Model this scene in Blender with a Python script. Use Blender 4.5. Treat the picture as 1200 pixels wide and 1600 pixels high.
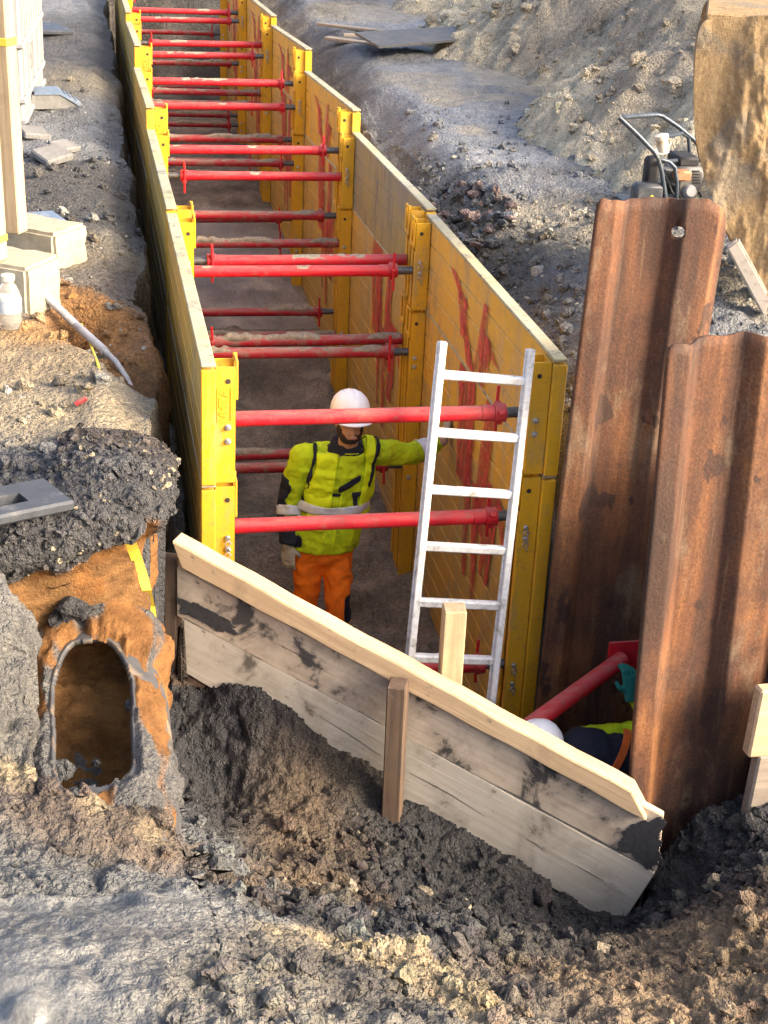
import bpy, bmesh, math, random
import numpy as np
from mathutils import Vector, Matrix

random.seed(7); RNG = np.random.default_rng(11)
for o in list(bpy.data.objects): bpy.data.objects.remove(o)
SC = bpy.context.scene
COL = SC.collection

# ------------------------------------------------------------------ camera
CAM = np.array([-1.3505, -6.7172, 2.3739]); YAW, PITCH, ROLL, FPX = 0.20031, 0.42715, 0.05166, 2434.4
def _axes():
    cy, sy = math.cos(YAW), math.sin(YAW)
    f0 = np.array([sy, cy, 0]); r0 = np.array([cy, -sy, 0]); u0 = np.array([0, 0, 1.])
    f = f0*math.cos(PITCH) - u0*math.sin(PITCH); u = u0*math.cos(PITCH) + f0*math.sin(PITCH)
    r = r0*math.cos(ROLL) + u*math.sin(ROLL); u2 = u*math.cos(ROLL) - r0*math.sin(ROLL)
    return r, u2, f
CR, CU, CF = _axes()
def ray(px, py): return CF + CR*(px-600)/FPX - CU*(py-800)/FPX
def atZ(px, py, z): d = ray(px, py); return CAM + d*(z-CAM[2])/d[2]
def atY(px, py, y): d = ray(px, py); return CAM + d*(y-CAM[1])/d[1]
def atX(px, py, x): d = ray(px, py); return CAM + d*(x-CAM[0])/d[0]
def atP(px, py, p0, n): d = ray(px, py); return CAM + d*(np.dot(np.asarray(p0)-CAM, n)/np.dot(d, n))
cd = bpy.data.cameras.new('camera'); cam = bpy.data.objects.new('camera', cd); COL.objects.link(cam)
M = Matrix(((CR[0], CU[0], -CF[0], CAM[0]), (CR[1], CU[1], -CF[1], CAM[1]), (CR[2], CU[2], -CF[2], CAM[2]), (0, 0, 0, 1)))
cam.matrix_world = M
cd.sensor_fit = 'VERTICAL'; cd.sensor_height = 36; cd.lens = FPX/1600*36; cd.clip_end = 2000; cd.clip_start = .05
SC.camera = cam
SC.render.resolution_x, SC.render.resolution_y = 768, 1024

# ------------------------------------------------------------------ sky + sun
SUN_AZ, SUN_EL = math.radians(122), math.radians(25)      # compass bearing of the sun, clockwise from +Y
W = bpy.data.worlds.new('World'); SC.world = W; W.use_nodes = True
nt = W.node_tree; bg = nt.nodes['Background']
sky = nt.nodes.new('ShaderNodeTexSky'); sky.sky_type = 'NISHITA'; sky.sun_disc = False
sky.sun_elevation = SUN_EL; sky.sun_rotation = SUN_AZ; sky.air_density = .7; sky.dust_density = 7.0; sky.ozone_density = .5
nt.links.new(sky.outputs[0], bg.inputs[0]); bg.inputs[1].default_value = 0.15
ld = bpy.data.lights.new('sun', 'SUN'); ld.energy = .85; ld.angle = math.radians(18); ld.color = (1, .84, .60)
sun = bpy.data.objects.new('sun', ld); COL.objects.link(sun)
sd = Vector((math.sin(SUN_AZ)*math.cos(SUN_EL), math.cos(SUN_AZ)*math.cos(SUN_EL), math.sin(SUN_EL)))
sun.rotation_euler = sd.to_track_quat('Z', 'Y').to_euler(); sun.location = (-8, -8, 9)
SC.view_settings.view_transform = 'Standard'; SC.view_settings.look = 'None'
SC.view_settings.gamma = 1; SC.view_settings.exposure = 2.22; SC.view_settings.use_curve_mapping = False
SC.render.engine = 'CYCLES'

# ------------------------------------------------------------------ numpy noise
def _h(i, j, k, s):
    n = (i.astype(np.int64)*374761393 + j.astype(np.int64)*668265263 + k.astype(np.int64)*2147483647 + s*974634777) & 0xffffffff
    n = ((n ^ (n >> 13))*1274126177) & 0xffffffff; n = ((n ^ (n >> 16))*2246822519) & 0xffffffff
    return ((n ^ (n >> 15)) & 0xffffff)/float(0xffffff)
def vnoise(x, y, z, s=0):
    xi, yi, zi = np.floor(x), np.floor(y), np.floor(z)
    fx, fy, fz = x-xi, y-yi, z-zi
    fx, fy, fz = [t*t*t*(t*(t*6-15)+10) for t in (fx, fy, fz)]
    r = 0
    for a in (0, 1):
        for b in (0, 1):
            for c in (0, 1):
                r = r + _h(xi+a, yi+b, zi+c, s)*(fx if a else 1-fx)*(fy if b else 1-fy)*(fz if c else 1-fz)
    return r*2-1
def fbm(x, y, z, f=1., o=4, s=0, g=.5):
    r = 0; a = 1.
    for k in range(o):
        r = r + a*vnoise(x*f+17.3*k, y*f-9.1*k, z*f+4.7*k, s+k); a *= g; f *= 2.03
    return r
def worley(x, y, z, f=1., s=0):          # distance to the nearest feature point, 3-D
    x, y, z = x*f, y*f, z*f
    xi, yi, zi = np.floor(x), np.floor(y), np.floor(z); best = np.full(np.shape(x), 9.)
    for a in (-1, 0, 1):
        for b in (-1, 0, 1):
            for c in (-1, 0, 1):
                i, j, k = xi+a, yi+b, zi+c
                d = (i+_h(i, j, k, s)-x)**2 + (j+_h(i, j, k, s+1)-y)**2 + (k+_h(i, j, k, s+2)-z)**2
                best = np.minimum(best, d)
    return np.sqrt(best)
def facets(x, y, z, f=1., s=0):          # angular clods: every cell gets its own height and tilt
    x, y, z = x*f, y*f, z*f
    xi, yi, zi = np.floor(x), np.floor(y), np.floor(z); best = np.full(np.shape(x), 9.); val = np.zeros(np.shape(x))
    for a in (-1, 0, 1):
        for b in (-1, 0, 1):
            for c in (-1, 0, 1):
                i, j, k = xi+a, yi+b, zi+c; r0, r1, r2 = _h(i, j, k, s), _h(i, j, k, s+1), _h(i, j, k, s+2)
                dx, dy, dz = x-i-r0, y-j-r1, z-k-r2; d = dx*dx+dy*dy+dz*dz; m = d < best
                v = .55*((r0*7.13+r1*3.7) % 1) + 1.1*((r1*5.3 % 1)-.5)*dx + 1.1*((r2*6.1 % 1)-.5)*dy + .5*((r0*9.7 % 1)-.5)*dz
                best = np.where(m, d, best); val = np.where(m, v, val)
    q = np.sqrt(best); return val*(1-np.minimum(q*1.1, 1)**4) + .55*(1-np.minimum(q*1.2, 1)**2)
def sstep(a, b, x): t = np.clip((x-a)/(b-a), 0, 1); return t*t*(3-2*t)

# ------------------------------------------------------------------ mesh helpers
def tag(o, label=None, cat=None, group=None, kind=None):
    if label: o['label'] = label
    if cat: o['category'] = cat
    if group: o['group'] = group
    if kind: o['kind'] = kind
    return o
def link(name, me, parent=None, mat=None, loc=None, rot=None):
    o = bpy.data.objects.new(name, me); COL.objects.link(o)
    if mat is not None and me is not None and not me.materials: me.materials.append(mat)
    if parent is not None: o.parent = parent
    if loc is not None: o.location = loc
    if rot is not None: o.rotation_euler = rot
    return o
def empty(name, loc=(0, 0, 0), rot=(0, 0, 0), label=None, cat=None, group=None):
    o = bpy.data.objects.new(name, None); COL.objects.link(o); o.location = loc; o.rotation_euler = rot
    o.empty_display_size = .1
    return tag(o, label, cat, group)
def np_mesh(name, V, F, smooth=True, attr=None):
    V = np.asarray(V, np.float32); F = np.asarray(F, np.int32)
    me = bpy.data.meshes.new(name); n = F.shape[1]
    me.vertices.add(len(V)); me.vertices.foreach_set('co', V.ravel())
    me.loops.add(F.size); me.loops.foreach_set('vertex_index', F.ravel())
    me.polygons.add(len(F)); me.polygons.foreach_set('loop_start', np.arange(0, F.size, n, dtype=np.int32))
    me.polygons.foreach_set('loop_total', np.full(len(F), n, np.int32))
    me.polygons.foreach_set('use_smooth', np.full(len(F), smooth))
    if attr is not None:
        for nm, A in attr.items():
            at = me.attributes.new(nm, 'FLOAT_COLOR', 'POINT')
            A4 = np.ones((len(V), 4), np.float32); A4[:, :A.shape[1]] = A
            at.data.foreach_set('color', A4.ravel())
    me.update(calc_edges=True)
    return me
class MB:
    """collects shapes for one mesh"""
    def __init__(s): s.v = []; s.f = []
    def add(s, V, F):
        b = len(s.v); s.v += [tuple(map(float, p)) for p in V]; s.f += [tuple(i+b for i in f) for f in F]; return s
    def box(s, c, d, bev=.003, R=None):
        c = np.array(c, float); h = np.array(d, float)/2; b = min(bev, h.min()*.45)
        V = []; idx = {}
        for sx in (-1, 1):
            for sy in (-1, 1):
                for sz in (-1, 1):
                    for ax in range(3):
                        p = np.array([sx*(h[0]-b), sy*(h[1]-b), sz*(h[2]-b)]); p[ax] = (sx, sy, sz)[ax]*h[ax]
                        idx[(sx, sy, sz, ax)] = len(V); V.append(p)
        F = []
        for ax in range(3):
            o1, o2 = [(1, 2), (2, 0), (0, 1)][ax]
            for sg in (-1, 1):
                q = []
                for (a, bb) in ((-1, -1), (1, -1), (1, 1), (-1, 1)):
                    k = [0, 0, 0]; k[ax] = sg; k[o1] = a; k[o2] = bb; q.append(idx[(*k, ax)])
                F.append(q if sg > 0 else q[::-1])
        for ax in range(3):                                    # edge chamfers
            o1, o2 = [(1, 2), (2, 0), (0, 1)][ax]
            for a in (-1, 1):
                for bb in (-1, 1):
                    k0 = [0, 0, 0]; k1 = [0, 0, 0]; k0[ax] = -1; k1[ax] = 1
                    for k in (k0, k1): k[o1] = a; k[o2] = bb
                    q = [idx[(*k0, o1)], idx[(*k1, o1)], idx[(*k1, o2)], idx[(*k0, o2)]]
                    F.append(q if a*bb < 0 else q[::-1])
        for sx in (-1, 1):
            for sy in (-1, 1):
                for sz in (-1, 1):
                    q = [idx[(sx, sy, sz, a)] for a in range(3)]
                    F.append(q if sx*sy*sz > 0 else q[::-1])
        V = np.array(V)
        if R is not None: V = V @ np.array(R).T
        return s.add(V + c, F)
    def tube(s, pts, r, n=12, cap=True):
        P = [np.array(p, float) for p in pts]; rr = r if hasattr(r, '__len__') else [r]*len(P)
        up = np.array([0, 0, 1.]); V = []; prev = None
        for i, p in enumerate(P):
            t = (P[min(i+1, len(P)-1)]-P[max(i-1, 0)]); t /= np.linalg.norm(t)
            if prev is None:
                a = np.cross(t, up)
                if np.linalg.norm(a) < .1: a = np.cross(t, [1, 0, 0])
            else: a = prev - t*np.dot(prev, t)
            a /= np.linalg.norm(a); b = np.cross(t, a); prev = a
            for k in range(n):
                th = 2*math.pi*k/n; V.append(p + rr[i]*(a*math.cos(th)+b*math.sin(th)))
        F = []
        for i in range(len(P)-1):
            for k in range(n):
                F.append((i*n+k, i*n+(k+1) % n, (i+1)*n+(k+1) % n, (i+1)*n+k))
        if cap: F.append(tuple(range(n))[::-1]); F.append(tuple((len(P)-1)*n+k for k in range(n)))
        return s.add(V, F)
    def lathe(s, prof, c=(0, 0, 0), n=20, R=None, sc=(1, 1)):
        V = []; F = []
        for r, z in prof:
            for k in range(n):
                th = 2*math.pi*k/n; V.append((r*math.cos(th)*sc[0], r*math.sin(th)*sc[1], z))
        for i in range(len(prof)-1):
            for k in range(n): F.append((i*n+k, i*n+(k+1) % n, (i+1)*n+(k+1) % n, (i+1)*n+k))
        F.append(tuple(range(n))[::-1]); F.append(tuple((len(prof)-1)*n+k for k in range(n)))
        V = np.array(V)
        if R is not None: V = V @ np.array(R).T
        return s.add(V+np.array(c), F)
    def prism(s, quad, d):
        """front polygon (world points) extruded by vector d"""
        q = [np.array(p, float) for p in quad]; n = len(q); d = np.array(d, float)
        V = q + [p+d for p in q]
        F = [tuple(range(n)), tuple(range(n, 2*n))[::-1]] + [((i+1) % n, i, n+i, n+(i+1) % n) for i in range(n)]
        return s.add(V, F)
    def mesh(s, name, smooth=False):
        me = bpy.data.meshes.new(name); me.from_pydata(s.v, [], s.f)
        bm = bmesh.new(); bm.from_mesh(me); bmesh.ops.recalc_face_normals(bm, faces=bm.faces); bm.to_mesh(me); bm.free()
        if smooth:
            me.polygons.foreach_set('use_smooth', [True]*len(me.polygons))
            try: me.set_sharp_from_angle(angle=math.radians(38))
            except Exception: pass
        me.update(); return me
    def build(s, name, mat, parent=None, smooth=False, loc=None, rot=None):
        return link(name, s.mesh(name, smooth), parent, mat, loc, rot)
def rotm(ax, a): return np.array(Matrix.Rotation(a, 3, ax))
def text_mesh(name, body, size, depth):
    cu = bpy.data.curves.new(name, 'FONT'); cu.body = body; cu.size = size; cu.extrude = depth; cu.align_x = 'CENTER'; cu.align_y = 'CENTER'
    o = bpy.data.objects.new(name, cu); COL.objects.link(o)
    dg = bpy.context.evaluated_depsgraph_get(); me = bpy.data.meshes.new_from_object(o.evaluated_get(dg))
    bpy.data.objects.remove(o); bpy.data.curves.remove(cu); return me
def apply_mods(o, name):
    dg = bpy.context.evaluated_depsgraph_get(); me = bpy.data.meshes.new_from_object(o.evaluated_get(dg))
    me.name = name; bpy.data.objects.remove(o); return me

# ------------------------------------------------------------------ materials
class NT:
    def __init__(s, name):
        s.m = bpy.data.materials.new(name); s.m.use_nodes = True; s.t = s.m.node_tree; s.b = s.t.nodes['Principled BSDF']
        s.tc = s.t.nodes.new('ShaderNodeTexCoord')
    def n(s, k, **kw):
        x = s.t.nodes.new(k)
        for a, v in kw.items(): setattr(x, a, v)
        return x
    def l(s, a, b): s.t.links.new(a, b)
    def coord(s, scale=(1, 1, 1), which='Object'):
        mp = s.n('ShaderNodeMapping'); mp.inputs['Scale'].default_value = scale; s.l(s.tc.outputs[which], mp.inputs[0]); return mp.outputs[0]
    def world(s, scale=(1, 1, 1)):
        g = s.n('ShaderNodeNewGeometry'); mp = s.n('ShaderNodeMapping'); mp.inputs['Scale'].default_value = scale
        s.l(g.outputs['Position'], mp.inputs[0]); return mp.outputs[0]
    def noise(s, vec, sc, det=6, rough=.6, dist=0):
        x = s.n('ShaderNodeTexNoise'); x.inputs['Scale'].default_value = sc; x.inputs['Detail'].default_value = det
        x.inputs['Roughness'].default_value = rough; x.inputs['Distortion'].default_value = dist; s.l(vec, x.inputs['Vector']); return x.outputs[0]
    def ramp(s, fac, stops):
        r = s.n('ShaderNodeValToRGB'); e = r.color_ramp.elements
        while len(e) < len(stops): e.new(.5)
        for i, (p, c) in enumerate(stops):
            e[i].position = p; e[i].color = (*c, 1) if len(c) == 3 else c
        s.l(fac, r.inputs[0]); return r.outputs[0]
    def val(s, fac, a, b, c, d): 
        r = s.n('ShaderNodeMapRange'); r.inputs[1].default_value = a; r.inputs[2].default_value = b; r.inputs[3].default_value = c; r.inputs[4].default_value = d
        s.l(fac, r.inputs[0]); return r.outputs[0]
    def mix(s, fac, a, b, mode='MIX'):
        x = s.n('ShaderNodeMix', data_type='RGBA', blend_type=mode)
        if isinstance(fac, (int, float)): x.inputs[0].default_value = fac
        else: s.l(fac, x.inputs[0])
        for i, v in ((6, a), (7, b)):
            if isinstance(v, tuple): x.inputs[i].default_value = (*v, 1) if len(v) == 3 else v
            else: s.l(v, x.inputs[i])
        return x.outputs[2]
    def math(s, op, a, b=0.):
        x = s.n('ShaderNodeMath', operation=op)
        for i, v in ((0, a), (1, b)):
            if isinstance(v, (int, float)): x.inputs[i].default_value = v
            else: s.l(v, x.inputs[i])
        return x.outputs[0]
    def bump(s, h, st=.4, d=.01):
        b = s.n('ShaderNodeBump'); b.inputs['Strength'].default_value = st; b.inputs['Distance'].default_value = d
        s.l(h, b.inputs['Height']); s.l(b.outputs[0], s.b.inputs['Normal'])
    def out(s, col=None, rough=None, metal=None, spec=None):
        for k, v in (('Base Color', col), ('Roughness', rough), ('Metallic', metal), ('Specular IOR Level', spec)):
            if v is None: continue
            if isinstance(v, (int, float)): s.b.inputs[k].default_value = v
            elif isinstance(v, tuple): s.b.inputs[k].default_value = (*v, 1)
            else: s.l(v, s.b.inputs[k])
        return s.m

def m_paint(name, col, col2, dirt, wear=.62, dirtlo=.5, rough=.42, streak=True, metal=(.1, .085, .07), grime=.6, dust=0.):
    t = NT(name); w = t.world()
    big = t.noise(w, 1.7, 4, .6); c = t.mix(t.val(big, .35, .65, 0, 1), col, col2)
    ws = t.world((6, 6, 1.0) if streak else (4, 4, 4))
    d = t.noise(ws, 1.6, 9, .72, .25); c = t.mix(t.val(d, dirtlo, dirtlo+.16, 0, .85), c, dirt)
    sm = t.noise(t.world((3, 3, 2.2)), 1.1, 8, .7, .4); c = t.mix(t.val(sm, .54, .70, 0, grime), c, tuple(x*.55 for x in dirt))      # smeared mud
    s = t.noise(w, 30, 7, .75); c = t.mix(t.val(s, .55, .66, 0, .6), c, tuple(x*.7 for x in dirt))
    ch = t.noise(w, 13, 10, .75); k = t.val(ch, wear, wear+.03, 0, 1); c = t.mix(k, c, metal)
    sc = t.noise(t.world((5, 2.2, 60)), 1.5, 4, .6); c = t.mix(t.math('MULTIPLY', t.val(sc, .64, .68, 0, .5), t.val(big, .4, .6, 0, 1)), c, tuple(x*.6 for x in dirt))   # scrapes
    if dust:
        g_ = t.n('ShaderNodeNewGeometry'); sx_ = t.n('ShaderNodeSeparateXYZ'); t.l(g_.outputs['Normal'], sx_.inputs[0])
        dn = t.noise(t.world((2.2, 9, 9)), 3.2, 7, .7); c = t.mix(t.math('MULTIPLY', t.val(sx_.outputs[2], .15, .95, 0, dust), t.val(dn, .36, .6, .15, 1)), c, (.33, .26, .20))
    r = t.val(d, .35, .7, rough, rough+.35)
    h = t.math('ADD', t.math('MULTIPLY', k, -.6), t.math('MULTIPLY', s, .6)); t.bump(h, .4, .003)
    return t.out(c, r, None, .4)
def m_soil(name='soil'):
    t = NT(name); w = t.world()
    a = t.n('ShaderNodeAttribute', attribute_name='soil'); a2 = t.n('ShaderNodeAttribute', attribute_name='wet')
    n1 = t.noise(w, 9, 8, .7); n2 = t.noise(w, 55, 6, .7); n3 = t.noise(w, 240, 3, .6)
    c = t.mix(1., a.outputs['Color'], t.ramp(n1, [(.28, (.62, .62, .64)), (.5, (1, 1, 1)), (.74, (1.5, 1.45, 1.36))]), 'MULTIPLY')
    c = t.mix(1., c, t.ramp(n2, [(.3, (.62, .62, .63)), (.5, (1, 1, 1)), (.72, (1.42, 1.4, 1.35))]), 'MULTIPLY')
    vo = t.n('ShaderNodeTexVoronoi'); vo.inputs['Scale'].default_value = 75; t.l(w, vo.inputs['Vector'])
    sp = t.val(vo.outputs['Distance'], .1, .2, 1, 0); cs = t.n('ShaderNodeSeparateColor'); t.l(vo.outputs['Color'], cs.inputs[0])
    sel = t.math('MULTIPLY', sp, t.val(cs.outputs[0], .86, .9, 0, .75)); c = t.mix(sel, c, (.34, .32, .28))
    wt = t.n('ShaderNodeSeparateColor'); t.l(a2.outputs['Color'], wt.inputs[0])
    r = t.math('SUBTRACT', t.val(n2, .3, .7, .97, .82), t.math('MULTIPLY', wt.outputs[0], t.val(n1, .3, .6, .85, .5)))
    dry = t.math('MAXIMUM', .06, t.math('SUBTRACT', 1., t.math('MULTIPLY', wt.outputs[0], 1.15)))
    wv = t.n('ShaderNodeVectorMath', operation='ADD'); t.l(w, wv.inputs[0]); nc = t.n('ShaderNodeTexNoise'); nc.inputs['Scale'].default_value = 22; nc.inputs['Detail'].default_value = 3; t.l(w, nc.inputs['Vector'])
    sc_ = t.n('ShaderNodeVectorMath', operation='SCALE'); sc_.inputs['Scale'].default_value = .035; t.l(nc.outputs['Color'], sc_.inputs[0]); t.l(sc_.outputs[0], wv.inputs[1])
    cr = []
    for f_, a_ in ((42, 1.1), (105, .55)):
        v_ = t.n('ShaderNodeTexVoronoi'); v_.inputs['Scale'].default_value = f_; t.l(wv.outputs[0], v_.inputs['Vector']); cr.append(t.math('MULTIPLY', t.math('SUBTRACT', 1., v_.outputs['Distance']), a_))
    h = t.math('ADD', t.math('MULTIPLY', n2, .5), t.math('MULTIPLY', n3, .3)); h = t.math('ADD', h, t.math('ADD', cr[0], cr[1])); h = t.math('MULTIPLY', t.math('ADD', h, t.math('MULTIPLY', n1, .5)), dry)
    t.bump(h, 1., .024)
    return t.out(c, r, None, .35)
def m_sand():
    t = NT('orange_sand'); w = t.world()
    a = t.n('ShaderNodeAttribute', attribute_name='soil')
    n1 = t.noise(w, 5, 8, .65); n2 = t.noise(w, 70, 6, .7); n4 = t.noise(t.world((3, 3, 14)), 2.5, 5, .6)
    c = t.mix(1., a.outputs['Color'], t.ramp(n1, [(.3, (.66, .62, .58)), (.5, (1, 1, 1)), (.72, (1.25, 1.22, 1.1))]), 'MULTIPLY')
    c = t.mix(1., c, t.ramp(n4, [(.35, (.72, .7, .68)), (.6, (1.1, 1.1, 1.1))]), 'MULTIPLY')
    c = t.mix(t.val(n2, .58, .75, 0, .5), c, (.10, .07, .045))
    t.bump(t.math('ADD', n2, t.math('MULTIPLY', n1, 1.4)), 1., .03)
    return t.out(c, .95, None, .2)
def m_wood(name, base, dark, mud=None, mudlo=.62, axis=0, grain=1.):
    t = NT(name); sc = [30*grain]*3; sc[axis] = 1.6
    g = t.noise(t.coord(tuple(sc)), 1.2, 7, .65, .6); b = t.noise(t.coord(), 3, 4, .6)
    c = t.ramp(g, [(.3, dark), (.55, base), (.75, tuple(min(1, x*1.18) for x in base))])
    c = t.mix(t.val(b, .35, .7, 0, .5), c, dark)
    r = .8
    f = t.noise(t.coord((60, 60, 60)), 1, 5, .7); c = t.mix(t.val(f, .6, .72, 0, .45), c, tuple(x*.4 for x in dark))
    if mud:
        mm = t.noise(t.coord((4.5, 4.5, 4.5)), 1.0, 9, .66, .3); c = t.mix(t.val(mm, mudlo-.14, mudlo+.02, 0, .5), c, tuple(x*.45+y*.35 for x, y in zip(dark, mud))); k = t.val(mm, mudlo, mudlo+.07, 0, .92); c = t.mix(k, c, mud)
        fine = t.noise(t.coord((14, 14, 14)), 1., 7, .7); c = t.mix(t.val(fine, .60, .70, 0, .75), c, mud)
    t.bump(g, .4, .004)
    return t.out(c, r, None, .25)
def m_rust():
    t = NT('rusted_steel'); w = t.world(); ws = t.world((3.2, 3.2, .35))
    s = t.noise(ws, 1.5, 6, .6, .25); n = t.noise(w, 2.6, 9, .7, .3); f = t.noise(w, 75, 6, .75); fs = t.noise(t.world((26, 26, 1.2)), 1.2, 5, .6)
    c = t.ramp(s, [(.28, (.026, .015, .012)), (.44, (.052, .026, .017)), (.55, (.11, .047, .022)), (.68, (.23, .105, .040))])
    c = t.mix(t.val(n, .46, .62, 0, .7), c, (.050, .027, .020))
    c = t.mix(t.val(t.noise(t.world((4, 4, 1.6)), 1.3, 8, .7, .2), .56, .66, 0, .6), c, (.15, .112, .075))
    bl = t.noise(t.world((6, 6, 3.4)), 1.1, 4, .5); c = t.mix(t.val(bl, .625, .65, 0, .8), c, (.030, .017, .014))
    c = t.mix(t.val(fs, .58, .70, 0, .35), c, (.19, .125, .075))
    c = t.mix(1., c, t.ramp(f, [(.3, (.6, .6, .6)), (.7, (1.5, 1.42, 1.35))]), 'MULTIPLY')
    t.bump(t.math('ADD', f, t.math('MULTIPLY', n, 1.6)), .6, .006)
    return t.out(c, t.val(n, .3, .7, .62, .88), 0., .35)
def m_simple(name, col, rough=.6, metal=0., var=.25, sc=14, bump=.15, dirt=None, dlo=.55, spec=.4):
    t = NT(name); w = t.coord(); n = t.noise(w, sc, 7, .65)
    lo = tuple(x*(1-var) for x in col); hi = tuple(min(1, x*(1+var)) for x in col)
    c = t.ramp(n, [(.3, lo), (.7, hi)])
    if dirt: d = t.noise(w, sc*.45, 8, .7); c = t.mix(t.val(d, dlo, dlo+.14, 0, .85), c, dirt)
    t.bump(n, bump, .005)
    return t.out(c, rough, metal, spec)
def m_cloth(name, col, dirt=None, dlo=.55, sc=9, rough=.85, ks=.3):
    t = NT(name); w = t.coord(); n = t.noise(w, sc, 5, .6); f = t.noise(w, 160, 3, .6)
    c = t.ramp(n, [(.3, tuple(x*(1-ks) for x in col)), (.7, tuple(min(1, x*(1+ks*.5)) for x in col))])
    if dirt: d = t.noise(w, sc*.8, 9, .72); c = t.mix(t.val(d, dlo, dlo+.12, 0, .8), c, dirt)
    t.bump(t.math('ADD', t.math('MULTIPLY', n, 2.), t.math('MULTIPLY', f, .15)), .35, .012)
    return t.out(c, rough, None, .25)

def m_clay():
    t = NT('clay_caked_steel'); w = t.coord(); st = t.noise(t.coord((8, 8, 3.2)), 1.2, 9, .72, .5); n = t.noise(w, 2.3, 6, .6, .4); f = t.noise(w, 48, 7, .75)
    c = t.ramp(st, [(.3, (.22, .16, .095)), (.46, (.31, .215, .115)), (.62, (.37, .265, .145)), (.78, (.36, .285, .19))])
    c = t.mix(t.val(n, .52, .60, 0, .85), c, (.215, .185, .145))
    c = t.mix(t.val(t.noise(t.coord((3, 3, 1.5)), 1.7, 7, .7), .60, .66, 0, .8), c, (.10, .085, .07))
    c = t.mix(1., c, t.ramp(f, [(.3, (.7, .68, .66)), (.7, (1.3, 1.3, 1.28))]), 'MULTIPLY')
    t.bump(t.math('ADD', f, t.math('MULTIPLY', st, 1.8)), .9, .016)
    return t.out(c, .92, None, .2)
MUD = (.16, .14, .11)
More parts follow.
